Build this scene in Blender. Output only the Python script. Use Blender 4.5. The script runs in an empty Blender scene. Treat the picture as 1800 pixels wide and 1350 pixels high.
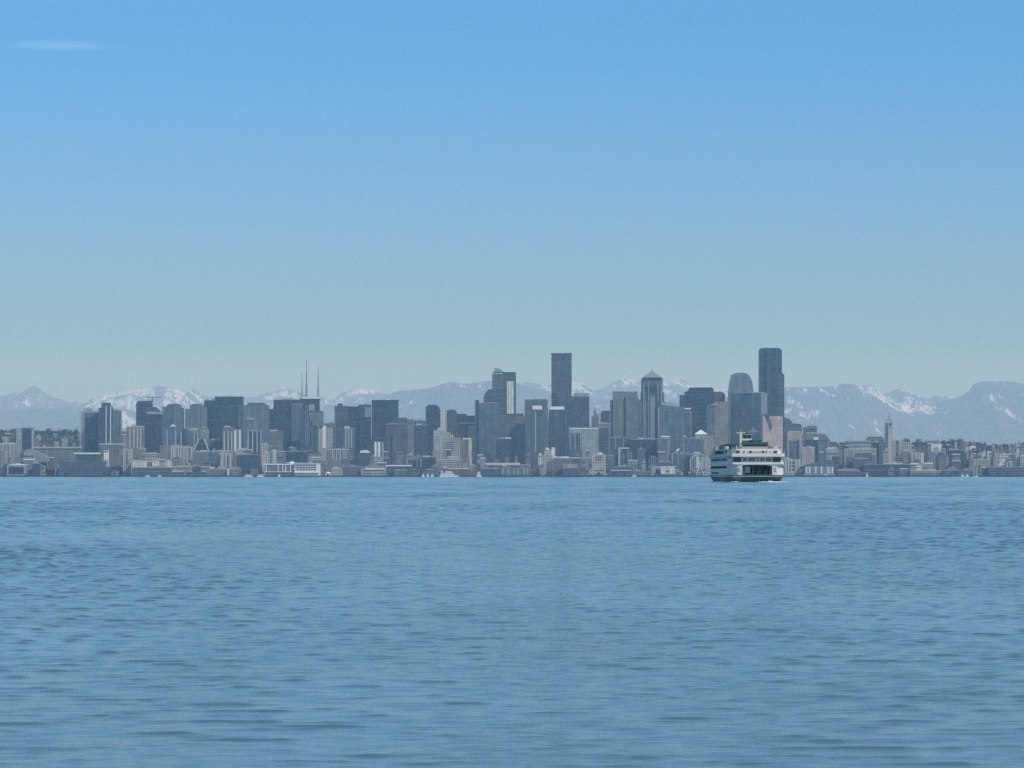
import bpy, math, random
import numpy as np
R = math.radians
random.seed(11)
rng = np.random.default_rng(11)

# ------------------------------------------------------------------ camera, sky, sun, exposure
F = 6022.0                      # focal length in photo pixels (1800 wide)
PITCH = R(1.53)
CAMH = 3.2
sc = bpy.context.scene
cd = bpy.data.cameras.new('camera'); cam = bpy.data.objects.new('camera', cd)
sc.collection.objects.link(cam)
cam.location = (0, 0, CAMH); cam.rotation_euler = (R(90) + PITCH, 0, 0)
cd.sensor_width = 36; cd.lens = 36 / 1800 * F; cd.clip_start = 0.5; cd.clip_end = 200000
sc.camera = cam

SUN_EL, SUN_AZ = 46, 128        # azimuth clockwise from +Y (the view direction)
w = bpy.data.worlds.new('World'); sc.world = w; w.use_nodes = True
nt = w.node_tree; N = nt.nodes; L = nt.links; N.clear()
wo = N.new('ShaderNodeOutputWorld'); bg = N.new('ShaderNodeBackground')
sky = N.new('ShaderNodeTexSky'); sky.sky_type = 'NISHITA'; sky.sun_disc = False
sky.sun_elevation = R(SUN_EL); sky.sun_rotation = R(SUN_AZ)
sky.air_density = 1.0; sky.dust_density = 0.6; sky.ozone_density = 1.6
tc = N.new('ShaderNodeTexCoord'); sx = N.new('ShaderNodeSeparateXYZ'); L.new(tc.outputs['Generated'], sx.inputs[0])
ramp = N.new('ShaderNodeValToRGB')
SKYRAMP = [(0.0, (0.368, 0.707, 0.714)), (0.03, (0.368, 0.707, 0.714)), (0.0392, (0.282, 0.541, 0.693)), (0.0558, (0.273, 0.515, 0.79)), (0.0724, (0.268, 0.507, 0.876)), (0.089, (0.239, 0.507, 0.899)), (0.1056, (0.204, 0.516, 0.924)), (0.1205, (0.171, 0.515, 0.935)), (0.1355, (0.156, 0.517, 0.93)), (0.16, (0.36, 0.73, 1.0)), (0.2, (0.62, 0.92, 1.0)), (0.3, (0.85, 1.0, 1.0)), (0.6, (0.82, 0.93, 0.96)), (1.0, (0.95, 1.0, 0.96))]
el = ramp.color_ramp.elements
while len(el) < len(SKYRAMP): el.new(0.5)
for e, (p, c) in zip(el, SKYRAMP): e.position = p; e.color = (*c, 1)
L.new(sx.outputs['Z'], ramp.inputs[0])
mx = N.new('ShaderNodeMix'); mx.data_type = 'RGBA'; mx.blend_type = 'MULTIPLY'; mx.inputs[0].default_value = 1
L.new(sky.outputs[0], mx.inputs[6]); L.new(ramp.outputs[0], mx.inputs[7])
# a faint cirrus wisp, high up and far to the left
az = N.new('ShaderNodeMath'); az.operation = 'ARCTAN2'; L.new(sx.outputs['X'], az.inputs[0]); L.new(sx.outputs['Y'], az.inputs[1])
cmb = N.new('ShaderNodeCombineXYZ'); L.new(az.outputs[0], cmb.inputs[0]); L.new(sx.outputs['Z'], cmb.inputs[1])
def vm(op, a, b):
    n = N.new('ShaderNodeVectorMath'); n.operation = op; L.new(a, n.inputs[0]); n.inputs[1].default_value = b; return n
WX, WZ = (105 - 900) / F, (835.8 - 84) / F
d1 = vm('MULTIPLY', vm('SUBTRACT', cmb.outputs[0], (WX, WZ * 0.992, 0)).outputs[0], (1 / 0.021, 1 / 0.0022, 0))
nzn = N.new('ShaderNodeTexNoise'); nzn.inputs['Scale'].default_value = 1.0; nzn.inputs['Detail'].default_value = 4
L.new(vm('MULTIPLY', cmb.outputs[0], (260, 2600, 1)).outputs[0], nzn.inputs['Vector'])
ln = N.new('ShaderNodeVectorMath'); ln.operation = 'LENGTH'; L.new(d1.outputs[0], ln.inputs[0])
mr = N.new('ShaderNodeMapRange'); mr.inputs[1].default_value = 1.0; mr.inputs[2].default_value = 0.0; mr.inputs[3].default_value = 0; mr.inputs[4].default_value = 0.17
mr.interpolation_type = 'SMOOTHSTEP'; L.new(ln.outputs['Value'], mr.inputs[0])
mm = N.new('ShaderNodeMath'); mm.operation = 'MULTIPLY'; L.new(mr.outputs[0], mm.inputs[0]); L.new(nzn.outputs[0], mm.inputs[1])
mc = N.new('ShaderNodeMix'); mc.data_type = 'RGBA'; L.new(mm.outputs[0], mc.inputs[0]); L.new(mx.outputs[2], mc.inputs[6]); mc.inputs[7].default_value = (8, 9.5, 11, 1)
L.new(mc.outputs[2], bg.inputs[0]); bg.inputs[1].default_value = 0.15
L.new(bg.outputs[0], wo.inputs[0])

sd = bpy.data.lights.new('sun', 'SUN'); sd.energy = 3.0; sd.angle = R(0.5); sd.color = (1.0, 0.95, 0.87)
sun = bpy.data.objects.new('sun', sd); sc.collection.objects.link(sun)
sdir = (math.sin(R(SUN_AZ)) * math.cos(R(SUN_EL)), math.cos(R(SUN_AZ)) * math.cos(R(SUN_EL)), math.sin(R(SUN_EL)))
from mathutils import Vector
sun.rotation_euler = Vector(sdir).to_track_quat('Z', 'Y').to_euler(); sun.location = (0, -200, 400)
sc.view_settings.view_transform = 'Standard'; sc.view_settings.look = 'None'; sc.view_settings.exposure = 0.0; sc.view_settings.gamma = 1
sc.render.engine = 'CYCLES'; sc.cycles.use_denoising = False; sc.cycles.use_adaptive_sampling = False; sc.cycles.max_bounces = 6; sc.cycles.volume_bounces = 1
sc.cycles.sample_clamp_indirect = 4

# ------------------------------------------------------------------ helpers
C = sc.collection
def at(px, py, Y):
    """the point of the place that lies Y metres out under photo pixel (px, py)"""
    dx = (px - 900) / F; dy = (675 - py) / F
    dY = math.cos(PITCH) - dy * math.sin(PITCH); dZ = math.sin(PITCH) + dy * math.cos(PITCH)
    return (dx * Y / dY, CAMH + dZ * Y / dY)
def X(px, Y): return at(px, 800, Y)[0]
def Z(py, Y): return at(900, py, Y)[1]

class MB:
    def __init__(s): s.v = []; s.f = []
    def add(s, vs, fs):
        n = len(s.v); s.v += [tuple(map(float, q)) for q in vs]; s.f += [tuple(n + i for i in q) for q in fs]; return s
    def prism(s, poly, z0, z1, top=None):
        """poly: plan outline counter-clockwise; top: another outline of the same length"""
        n = len(poly); t = top or poly
        s.add([(x, y, z0) for x, y in poly] + [(x, y, z1) for x, y in t],
              [(i, (i + 1) % n, n + (i + 1) % n, n + i) for i in range(n)] + [tuple(range(n - 1, -1, -1)), tuple(range(n, 2 * n))]); return s
    def box(s, x0, x1, y0, y1, z0, z1): return s.prism([(x0, y0), (x1, y0), (x1, y1), (x0, y1)], z0, z1)
    def profile(s, pts, y0, y1):
        """pts: (x, z) outline seen from the front, clockwise or not; extruded from y0 to y1"""
        a = sum(pts[i][0] * pts[(i + 1) % len(pts)][1] - pts[(i + 1) % len(pts)][0] * pts[i][1] for i in range(len(pts)))
        if a < 0: pts = pts[::-1]
        n = len(pts)
        s.add([(x, y0, z) for x, z in pts] + [(x, y1, z) for x, z in pts],
              [((i + 1) % n, i, n + i, n + (i + 1) % n) for i in range(n)] + [tuple(range(n)), tuple(range(2 * n - 1, n - 1, -1))]); return s
    def cone(s, cx, cy, r0, r1, z0, z1, n=12, ry=1.0):
        p = lambda r: [(cx + r * math.cos(2 * PI * i / n), cy + ry * r * math.sin(2 * PI * i / n)) for i in range(n)]
        return s.prism(p(r0), z0, z1, p(max(r1, 0.02)))
    def bar(s, a, b, r, n=5):
        a = Vector(a); b = Vector(b); d = (b - a).normalized(); u = d.orthogonal().normalized(); v = d.cross(u)
        vs = [a + r * (math.cos(2 * PI * i / n) * u + math.sin(2 * PI * i / n) * v) for i in range(n)]
        vs += [q + (b - a) for q in vs]
        s.add(vs, [(i, (i + 1) % n, n + (i + 1) % n, n + i) for i in range(n)] + [tuple(range(n - 1, -1, -1)), tuple(range(n, 2 * n))]); return s
    def mesh(s, name):
        m = bpy.data.meshes.new(name); m.from_pydata(s.v, [], s.f); m.update(); return m
    def build(s, name, mat, parent=None, loc=None):
        m = s.mesh(name); m.materials.append(mat); o = bpy.data.objects.new(name, m); C.objects.link(o)
        if parent is not None: o.parent = parent
        if loc is not None: o.location = loc
        return o
PI = math.pi
def tag(o, label=None, cat=None, group=None, kind=None):
    if label: o['label'] = label
    if cat: o['category'] = cat
    if group: o['group'] = group
    if kind: o['kind'] = kind
    return o
def empty(name, loc, rz=0):
    o = bpy.data.objects.new(name, None); o.location = loc; o.rotation_euler = (0, 0, rz); C.objects.link(o); return o
def copy_tree(o, parent=None):
    c = o.copy(); C.objects.link(c); c.parent = parent
    for ch in [k for k in kids.get(o.name, [])]: copy_tree(ch, c)
    return c
kids = {}
def np_mesh(name, verts, quads):
    m = bpy.data.meshes.new(name); nv, nf = len(verts), len(quads)
    m.vertices.add(nv); m.vertices.foreach_set('co', np.asarray(verts, np.float32).ravel())
    m.loops.add(nf * 4); m.loops.foreach_set('vertex_index', np.asarray(quads, np.int32).ravel())
    m.polygons.add(nf); m.polygons.foreach_set('loop_start', np.arange(0, nf * 4, 4, dtype=np.int32))
    try: m.polygons.foreach_set('loop_total', np.full(nf, 4, np.int32))
    except Exception: pass
    m.update(calc_edges=True); return m
def vnoise(x, y, seed=0):
    """smooth value noise on arrays"""
    r = np.random.default_rng(seed); T = r.random((256, 256))
    xi = np.floor(x).astype(int); yi = np.floor(y).astype(int); fx = x - xi; fy = y - yi
    fx = fx * fx * (3 - 2 * fx); fy = fy * fy * (3 - 2 * fy)
    g = lambda a, b: T[a % 256, b % 256]
    return (g(xi, yi) * (1 - fx) + g(xi + 1, yi) * fx) * (1 - fy) + (g(xi, yi + 1) * (1 - fx) + g(xi + 1, yi + 1) * fx) * fy
def fbm(x, y, o=5, seed=0, ridged=False, gain=0.5):
    t = 0; a = 1; s = 0
    for k in range(o):
        n = vnoise(x * 2 ** k + 17 * k, y * 2 ** k + 31 * k, seed + k)
        if ridged: n = 1 - np.abs(2 * n - 1)
        t = t + a * n; s += a; a *= gain
    return t / s

# ------------------------------------------------------------------ materials
def newmat(name):
    m = bpy.data.materials.new(name); m.use_nodes = True; nt = m.node_tree
    b = nt.nodes['Principled BSDF']; return m, nt, b
def math_(nt, op, a, b=None, c=None):
    n = nt.nodes.new('ShaderNodeMath'); n.operation = op
    for i, q in enumerate((a, b, c)):
        if q is None: continue
        if isinstance(q, (int, float)): n.inputs[i].default_value = q
        else: nt.links.new(q, n.inputs[i])
    return n.outputs[0]
def mixc(nt, f, a, b, blend='MIX'):
    n = nt.nodes.new('ShaderNodeMix'); n.data_type = 'RGBA'; n.blend_type = blend
    for i, q in ((0, f), (6, a), (7, b)):
        if isinstance(q, (int, float)): n.inputs[i].default_value = q
        elif isinstance(q, tuple): n.inputs[i].default_value = (*q, 1) if len(q) == 3 else q
        else: nt.links.new(q, n.inputs[i])
    return n.outputs[2]
def plain(name, col, rough=0.6, var=0.12, scale=0.2, metallic=0.0):
    m, nt, b = newmat(name)
    tc = nt.nodes.new('ShaderNodeTexCoord'); nz = nt.nodes.new('ShaderNodeTexNoise'); nz.inputs['Scale'].default_value = scale; nz.inputs['Detail'].default_value = 6
    nt.links.new(tc.outputs['Object'], nz.inputs['Vector'])
    oi = nt.nodes.new('ShaderNodeObjectInfo')
    v = math_(nt, 'MULTIPLY_ADD', nz.outputs[0], 2 * var, 1 - var)
    v = math_(nt, 'MULTIPLY', v, math_(nt, 'MULTIPLY_ADD', oi.outputs['Random'], var, 1 - var / 2))
    hs = nt.nodes.new('ShaderNodeHueSaturation'); hs.inputs['Color'].default_value = (*col, 1); nt.links.new(v, hs.inputs['Value'])
    nt.links.new(hs.outputs[0], b.inputs['Base Color']); b.inputs['Roughness'].default_value = rough; b.inputs['Metallic'].default_value = metallic
    return m
def facade(name, wall, glass, bay=4.5, ww=0.6, fl=3.8, hh=0.55, rough=0.75, bigbay=0, bigw=0.25, bigcol=None, roof=(0.25, 0.25, 0.25), strip=0):
    m, nt, b = newmat(name)
    tc = nt.nodes.new('ShaderNodeTexCoord'); gm = nt.nodes.new('ShaderNodeNewGeometry')
    p = nt.nodes.new('ShaderNodeSeparateXYZ'); nt.links.new(tc.outputs['Object'], p.inputs[0])
    n = nt.nodes.new('ShaderNodeSeparateXYZ'); nt.links.new(gm.outputs['True Normal'], n.inputs[0])
    oi = nt.nodes.new('ShaderNodeObjectInfo')
    u = math_(nt, 'SUBTRACT', math_(nt, 'MULTIPLY', p.outputs[1], n.outputs[0]), math_(nt, 'MULTIPLY', p.outputs[0], n.outputs[1]))
    u = math_(nt, 'ADD', u, 500.0); v = p.outputs[2]
    ub = math_(nt, 'DIVIDE', u, bay); vb = math_(nt, 'DIVIDE', v, fl)
    fu = math_(nt, 'FRACT', ub); fv = math_(nt, 'FRACT', vb)
    win = math_(nt, 'MULTIPLY', math_(nt, 'LESS_THAN', fu, ww), math_(nt, 'LESS_THAN', fv, hh))
    # each window its own tone (blinds, lights, dirt)
    cb = nt.nodes.new('ShaderNodeCombineXYZ'); nt.links.new(math_(nt, 'FLOOR', ub), cb.inputs[0]); nt.links.new(math_(nt, 'FLOOR', vb), cb.inputs[1]); nt.links.new(math_(nt, 'MULTIPLY', oi.outputs['Random'], 97), cb.inputs[2])
    wn = nt.nodes.new('ShaderNodeTexWhiteNoise'); nt.links.new(cb.outputs[0], wn.inputs[0])
    gcol = mixc(nt, math_(nt, 'MULTIPLY', math_(nt, 'POWER', wn.outputs[0], 3.0), 0.75), glass, tuple(0.5 * a + 0.5 * c for a, c in zip(wall, glass)))
    # weathering and tone of the wall
    nz = nt.nodes.new('ShaderNodeTexNoise'); nz.inputs['Scale'].default_value = 0.02; nz.inputs['Detail'].default_value = 5
    mp = nt.nodes.new('ShaderNodeMapping'); mp.inputs['Scale'].default_value = (3, 3, 1); nt.links.new(tc.outputs['Object'], mp.inputs[0]); nt.links.new(mp.outputs[0], nz.inputs['Vector'])
    wcol = mixc(nt, nz.outputs[0], tuple(0.82 * a for a in wall), tuple(min(1, 1.15 * a) for a in wall))
    col = mixc(nt, win, wcol, gcol)
    if bigbay:
        big = math_(nt, 'LESS_THAN', math_(nt, 'FRACT', math_(nt, 'ADD', math_(nt, 'DIVIDE', u, bigbay), oi.outputs['Random'])), bigw)
        col = mixc(nt, math_(nt, 'MULTIPLY', big, 0.3), col, bigcol or wall)
    if strip:   # every few floors a plant or transfer floor
        s_ = math_(nt, 'LESS_THAN', math_(nt, 'FRACT', math_(nt, 'DIVIDE', v, fl * strip)), 0.9 / strip)
        col = mixc(nt, math_(nt, 'MULTIPLY', s_, 0.35), col, tuple(min(1, 1.5 * a + 0.01) for a in wall))
    up = math_(nt, 'GREATER_THAN', n.outputs[2], 0.6)
    col = mixc(nt, up, col, roof)
    cp = nt.nodes.new('ShaderNodeCombineXYZ'); nt.links.new(math_(nt, 'FLOOR', math_(nt, 'DIVIDE', u, 13.0)), cp.inputs[0]); nt.links.new(math_(nt, 'FLOOR', math_(nt, 'DIVIDE', v, 19.0)), cp.inputs[1]); nt.links.new(math_(nt, 'MULTIPLY', oi.outputs['Random'], 53), cp.inputs[2])
    wp = nt.nodes.new('ShaderNodeTexWhiteNoise'); nt.links.new(cp.outputs[0], wp.inputs[0])
    tone = math_(nt, 'MULTIPLY', math_(nt, 'MULTIPLY_ADD', oi.outputs['Random'], 0.3, 0.85), math_(nt, 'MULTIPLY_ADD', wp.outputs[0], 0.34, 0.83))   # panels of differing tone
    hs = nt.nodes.new('ShaderNodeHueSaturation'); nt.links.new(tone, hs.inputs['Value']); nt.links.new(col, hs.inputs['Color'])
    nt.links.new(hs.outputs[0], b.inputs['Base Color'])
    rg = math_(nt, 'MULTIPLY_ADD', math_(nt, 'MULTIPLY', win, math_(nt, 'SUBTRACT', 1.0, up)), 0.25 - rough, rough)
    nt.links.new(rg, b.inputs['Roughness'])
    return m
G_ = (0.022, 0.034, 0.05)
M = dict(
    nv=facade('navy_curtain_wall', (0.045, 0.06, 0.085), (0.016, 0.03, 0.05), 6, 0.8, 4, 0.75, 0.4, strip=9),
    nv2=facade('navy_ribbed_wall', (0.06, 0.075, 0.10), (0.02, 0.034, 0.055), 9, 0.6, 4, 0.9, 0.4, bigbay=26, bigw=0.2, bigcol=(0.11, 0.13, 0.16)),
    sl=facade('slate_wall', (0.072, 0.098, 0.112), G_, 5, 0.6, 4, 0.6, 0.6, strip=11),
    gg=facade('green_grey_glass', (0.12, 0.15, 0.15), (0.065, 0.09, 0.10), 5, 0.6, 4, 0.6, 0.4, bigbay=19, bigw=0.3, bigcol=(0.17, 0.20, 0.20)),
    bl=facade('blue_grey_glass', (0.095, 0.13, 0.155), (0.05, 0.075, 0.10), 5, 0.65, 4, 0.65, 0.4, bigbay=17, bigw=0.3, bigcol=(0.15, 0.18, 0.22)),
    gl=facade('light_grey_glass', (0.17, 0.20, 0.21), (0.09, 0.12, 0.135), 5, 0.6, 4, 0.6, 0.4, bigbay=23, bigw=0.3, bigcol=(0.22, 0.25, 0.26)),
    stn=facade('pale_stone', (0.33, 0.31, 0.29), (0.10, 0.10, 0.11), 4, 0.4, 4, 0.5, 0.8),
    gy=facade('grey_concrete_wall', (0.19, 0.19, 0.19), G_, 5, 0.5, 4, 0.5, 0.8, bigbay=21, bigw=0.2, bigcol=(0.26, 0.26, 0.26)),
    cr=facade('cream_wall', (0.40, 0.37, 0.31), (0.06, 0.07, 0.08), 6, 0.5, 4, 0.5, 0.8),
    crs=facade('cream_striped_wall', (0.34, 0.325, 0.29), (0.09, 0.10, 0.11), 9, 0.45, 3.8, 0.85, 0.8),
    tn=facade('tan_wall', (0.23, 0.21, 0.195), (0.06, 0.065, 0.075), 5, 0.4, 4, 0.5, 0.8),
    pk=facade('pink_granite_wall', (0.37, 0.30, 0.28), (0.10, 0.085, 0.085), 5, 0.35, 4, 0.5, 0.8),
    mv=facade('mauve_brick_wall', (0.11, 0.10, 0.115), (0.035, 0.045, 0.06), 5, 0.5, 4, 0.5, 0.8),
    wh=facade('white_wall', (0.66, 0.65, 0.60), (0.10, 0.11, 0.12), 7, 0.4, 4, 0.45, 0.7),
    whb=facade('white_banded_wall', (0.6, 0.6, 0.56), (0.05, 0.06, 0.07), 40, 0.97, 5.5, 0.5, 0.7),
    lg=facade('pale_glass', (0.33, 0.36, 0.35), (0.13, 0.16, 0.17), 6, 0.5, 4, 0.6, 0.4),
    br=facade('brick_wall', (0.15, 0.11, 0.095), (0.05, 0.05, 0.055), 4, 0.4, 4, 0.5, 0.85),
    con=plain('pale_concrete', (0.45, 0.44, 0.41), 0.8), white=plain('white_roofing', (0.72, 0.72, 0.70), 0.6, 0.06),
    dkm=plain('dark_metal', (0.035, 0.04, 0.045), 0.5), grm=plain('grey_metal', (0.25, 0.26, 0.27), 0.5),
    roofd=plain('dark_roofing', (0.06, 0.065, 0.07), 0.8), roofg=plain('grey_roofing', (0.22, 0.23, 0.23), 0.8),
    roofteal=plain('teal_roofing', (0.06, 0.13, 0.14), 0.6), dark=plain('dark_opening', (0.012, 0.014, 0.018), 0.6),
    steel=plain('white_steel', (0.62, 0.64, 0.66), 0.45, 0.05), bluep=plain('blue_panel', (0.10, 0.20, 0.33), 0.6),
)

# ------------------------------------------------------------------ terrain
SHORE = 8440.0
HX = [(-200, 128), (0, 128), (60, 128), (140, 124), (240, 125), (420, 112), (700, 100), (1000, 100), (1380, 98), (1480, 92), (1600, 88), (1680, 92), (1740, 80), (1800, 86), (2000, 90)]
def height(x, y):
    x = np.asarray(x, float); y = np.asarray(y, float)
    px = 900 + x / np.maximum(y, 100) * F
    H = np.interp(px, [a for a, _ in HX], [b for _, b in HX])
    t = np.clip((y - 8560) / (10250 - 8560), 0, 1); s = t * t * (3 - 2 * t) * 0.55 + t * 0.45
    h = 3.0 + (H - 3) * s
    bump = (fbm(x / 420, y / 420, 3, 5) - 0.5) * 26 * np.clip(s * 1.6, 0, 1)
    h = h + bump
    t2 = np.clip((y - 10600) / 1800, 0, 1); h = h * (1 - t2) + (28 + 12 * fbm(x / 900, y / 900, 3, 9)) * t2
    return np.where(y < SHORE, -4.0, np.maximum(h, 2.8))
def hgt(x, y): return float(height(np.array([x]), np.array([y]))[0])

ys = np.concatenate([[SHORE - 6, SHORE - 0.2, SHORE + 0.2], np.arange(SHORE + 30, 11000, 30), np.arange(11000, 13000, 120), np.arange(13000, 82000, 1500)])
xs = np.concatenate([np.linspace(-22500, -2600, 30), np.arange(-2560, 2560, 26), np.linspace(2600, 22500, 30)])
GX, GY = np.meshgrid(xs, ys); GZ = height(GX, GY); nr, nc = GX.shape
idx = np.arange(nr * nc).reshape(nr, nc)
quads = np.stack([idx[:-1, :-1], idx[:-1, 1:], idx[1:, 1:], idx[1:, :-1]], -1).reshape(-1, 4)
mg, nt, b = newmat('city_ground')
tc = nt.nodes.new('ShaderNodeTexCoord'); nz = nt.nodes.new('ShaderNodeTexNoise'); nz.inputs['Scale'].default_value = 0.02; nz.inputs['Detail'].default_value = 8; nt.links.new(tc.outputs['Object'], nz.inputs['Vector'])
cr = nt.nodes.new('ShaderNodeValToRGB'); cr.color_ramp.elements[0].position = 0.42; cr.color_ramp.elements[0].color = (0.035, 0.05, 0.03, 1); cr.color_ramp.elements[1].position = 0.62; cr.color_ramp.elements[1].color = (0.13, 0.13, 0.125, 1)
nt.links.new(nz.outputs[0], cr.inputs[0]); nt.links.new(cr.outputs[0], b.inputs['Base Color']); b.inputs['Roughness'].default_value = 0.95
gm_ = np_mesh('ground', np.stack([GX.ravel(), GY.ravel(), GZ.ravel()], -1), quads); gm_.materials.append(mg)
ground = bpy.data.objects.new('ground', gm_); C.objects.link(ground); tag(ground, kind='structure')
sw = MB().box(-2600, 2600, SHORE - 14, SHORE + 40, -4, 3.2).build('seawall', plain('dark_seawall', (0.03, 0.032, 0.034), 0.9, 0.3, 0.02)); tag(sw, kind='structure')

# ------------------------------------------------------------------ mountains
mm_, nt, b = newmat('mountain_rock_and_snow')
at_ = nt.nodes.new('ShaderNodeAttribute'); at_.attribute_name = 'snow'
tc = nt.nodes.new('ShaderNodeTexCoord'); nz = nt.nodes.new('ShaderNodeTexNoise'); nz.inputs['Scale'].default_value = 0.0022; nz.inputs['Detail'].default_value = 9; nt.links.new(tc.outputs['Object'], nz.inputs['Vector'])
rock = mixc(nt, nz.outputs[0], (0.02, 0.03, 0.035), (0.13, 0.14, 0.145))
nt.links.new(mixc(nt, at_.outputs['Fac'], rock, (0.70, 0.79, 0.84)), b.inputs['Base Color']); b.inputs['Roughness'].default_value = 0.9
RIDGE = [(-400, 700), (-200, 688), (-60, 696), (0, 692), (10, 690), (30, 688), (42, 685), (50, 680), (57, 676), (63, 678), (70, 685), (80, 692), (90, 699), (105, 704), (125, 706), (145, 706), (155, 704), (165, 700), (180, 693), (190, 691), (200, 689), (215, 688), (225, 686), (240, 684), (262, 681), (272, 679), (280, 676), (286, 676), (295, 680), (305, 684), (312, 683), (320, 687), (333, 691), (339, 681), (345, 686), (352, 692), (365, 697), (390, 702), (430, 699), (450, 696), (475, 690), (490, 684), (500, 682), (515, 687), (530, 690), (545, 696), (565, 700), (590, 702), (600, 694), (615, 687), (640, 684), (655, 683), (670, 687), (690, 690), (720, 692), (800, 694), (845, 690), (900, 676), (920, 668), (945, 670), (960, 676), (1000, 670), (1012, 666), (1025, 670), (1035, 680), (1050, 684), (1065, 680), (1075, 672), (1085, 665), (1092, 663), (1110, 665), (1125, 669), (1165, 672), (1175, 668), (1188, 664), (1205, 669), (1214, 677), (1240, 681), (1300, 684), (1385, 690), (1470, 684), (1500, 678), (1514, 680), (1522, 675), (1530, 674), (1540, 682), (1550, 691), (1560, 690), (1575, 684), (1584, 681), (1600, 688), (1612, 697), (1625, 700), (1640, 697), (1652, 695), (1680, 694), (1700, 694), (1800, 692), (1900, 680), (2200, 700)]
FRONT = [(-400, 730), (0, 722), (120, 716), (300, 722), (430, 716), (560, 714), (640, 708), (672, 700), (690, 690), (705, 686), (725, 686), (752, 683), (765, 680), (780, 674), (795, 671), (815, 674), (840, 671), (860, 670), (885, 671), (905, 672), (940, 682), (1000, 694), (1060, 700), (1140, 702), (1250, 702), (1330, 692), (1370, 684), (1385, 680), (1400, 679), (1430, 679), (1460, 678), (1476, 675), (1490, 673), (1502, 675), (1512, 684), (1530, 695), (1570, 706), (1620, 712), (1660, 704), (1690, 695), (1703, 685), (1712, 674), (1725, 669), (1750, 669), (1785, 670), (1800, 674), (1850, 680), (2200, 690)]
SNOW = [(-400, .4), (0, .25), (60, .35), (110, .35), (170, .6), (200, .95), (240, .95), (290, .9), (340, .85), (400, .8), (440, .55), (500, .7), (540, .6), (600, .8), (650, .9), (690, .7), (760, .5), (920, .35), (1010, .6), (1060, .5), (1100, .55), (1170, .65), (1230, .65), (1290, .85), (1330, .8), (1480, .5), (1530, .6), (1560, .6), (1620, .75), (1680, .6), (1760, .3), (1800, .5), (2200, .5)]
def mountain(name, Yd, prof, depth, cols, rows, snow_gain, seed, front=False):
    S = Yd / 25000.0
    xx = np.linspace(-0.235 * Yd, 0.235 * Yd, cols); yy = np.linspace(0, 1, rows); xu = xx / S
    px = 900 + xx / Yd * F
    zt = np.array([Z(p, Yd) for p in np.interp(px, [a for a, _ in prof], [b_ for _, b_ in prof])])
    zt = zt + ((fbm(xu / 95, xu * 0 + seed, 5, seed, True, 0.62) - 0.6) * (8 if front else 34) + (fbm(xu / 300, xu * 0 + seed, 2, seed + 1) - 0.5) * (4 if front else 14)) * S
    U, V = np.meshgrid(xu, yy)
    cr_ = 0.62
    s = np.where(V < cr_, V / cr_, (1 - V) / (1 - cr_))
    W = V * depth / S
    wob = 420 * (fbm(U / 1900, V * 0, 3, seed + 3) - 0.5)
    Yc = Yd + (V - cr_) * depth + wob * s * S
    zt2 = np.broadcast_to(zt, U.shape)
    r1 = fbm((U + 0.35 * W) / 520, (W - 0.2 * U) / 900, 6, seed + 20, True)
    r2 = fbm(U / 150, W / 300, 5, seed + 40, True)
    env = np.sin(np.clip(s, 0, 1) * PI) ** 0.7
    Zc = 20 + (zt2 - 20) * s ** 1.12 + env * ((r1 - 0.60) * 230 + (r2 - 0.6) * 95) * (0.5 if front else 1.0) * S
    Zc = np.minimum(Zc, zt2 - (2 + (1 - s) * 30) * S); Zc[0, :] = -2; Zc[-1, :] = -2
    n_r, n_c = U.shape; idx = np.arange(n_r * n_c).reshape(n_r, n_c)
    q = np.stack([idx[:-1, :-1], idx[:-1, 1:], idx[1:, 1:], idx[1:, :-1]], -1).reshape(-1, 4)
    me = np_mesh(name, np.stack([(U * S).ravel(), Yc.ravel(), Zc.ravel()], -1), q)
    pxg = 900 + U * S / Yd * F
    amt = np.interp(pxg, [a for a, _ in SNOW], [b_ for _, b_ in SNOW]) * snow_gain
    nn = fbm((U + W * 0.25) / 62, (W - U * 0.2) / 190, 6, seed + 60, False, 0.75)
    gl = (0.62 - r1) * 0.9 + (0.6 - r2) * 0.7                       # snow lies in the gullies, ridges blow bare
    hf = np.clip(Zc / 1.0 / (560 * S), 0, 2)
    val = (hf - 1.10) * 1.5 + (nn - 0.5) * 5.0 + gl * 2.2 + (amt - 0.80) * 1.7
    snow = np.clip((val + (0.16 if front else 0.34)) / 0.30, 0, 1)
    a = me.attributes.new('snow', 'FLOAT', 'POINT'); a.data.foreach_set('value', snow.ravel().astype(np.float32))
    me.materials.append(mm_); o = bpy.data.objects.new(name, me); C.objects.link(o); tag(o, kind='structure'); return o
mountain('mountains', 70000, RIDGE, 16000, 3000, 150, 1.0, 3)
mountain('hills', 56000, FRONT, 9000, 2200, 100, 0.76, 91, True)

# ------------------------------------------------------------------ water
WMAT, nt, b = newmat('sea_water')
b.inputs['Base Color'].default_value = (0.070, 0.155, 0.20, 1); b.inputs['IOR'].default_value = 1.33
tc = nt.nodes.new('ShaderNodeTexCoord'); OB = tc.outputs['Object']
sp = nt.nodes.new('ShaderNodeSeparateXYZ'); nt.links.new(OB, sp.inputs[0])
def wnoise(sx_, sy_, det=3, rough=0.5, dist=0.0):
    mp = nt.nodes.new('ShaderNodeMapping'); mp.inputs['Scale'].default_value = (sx_, sy_, 1); mp.inputs['Rotation'].default_value = (0, 0, random.uniform(-.12, .12)); nt.links.new(OB, mp.inputs[0])
    nz = nt.nodes.new('ShaderNodeTexNoise'); nz.inputs['Scale'].default_value = 1; nz.inputs['Detail'].default_value = det; nz.inputs['Roughness'].default_value = rough; nz.inputs['Distortion'].default_value = dist
    nt.links.new(mp.outputs[0], nz.inputs['Vector']); return nz.outputs[0]
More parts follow.
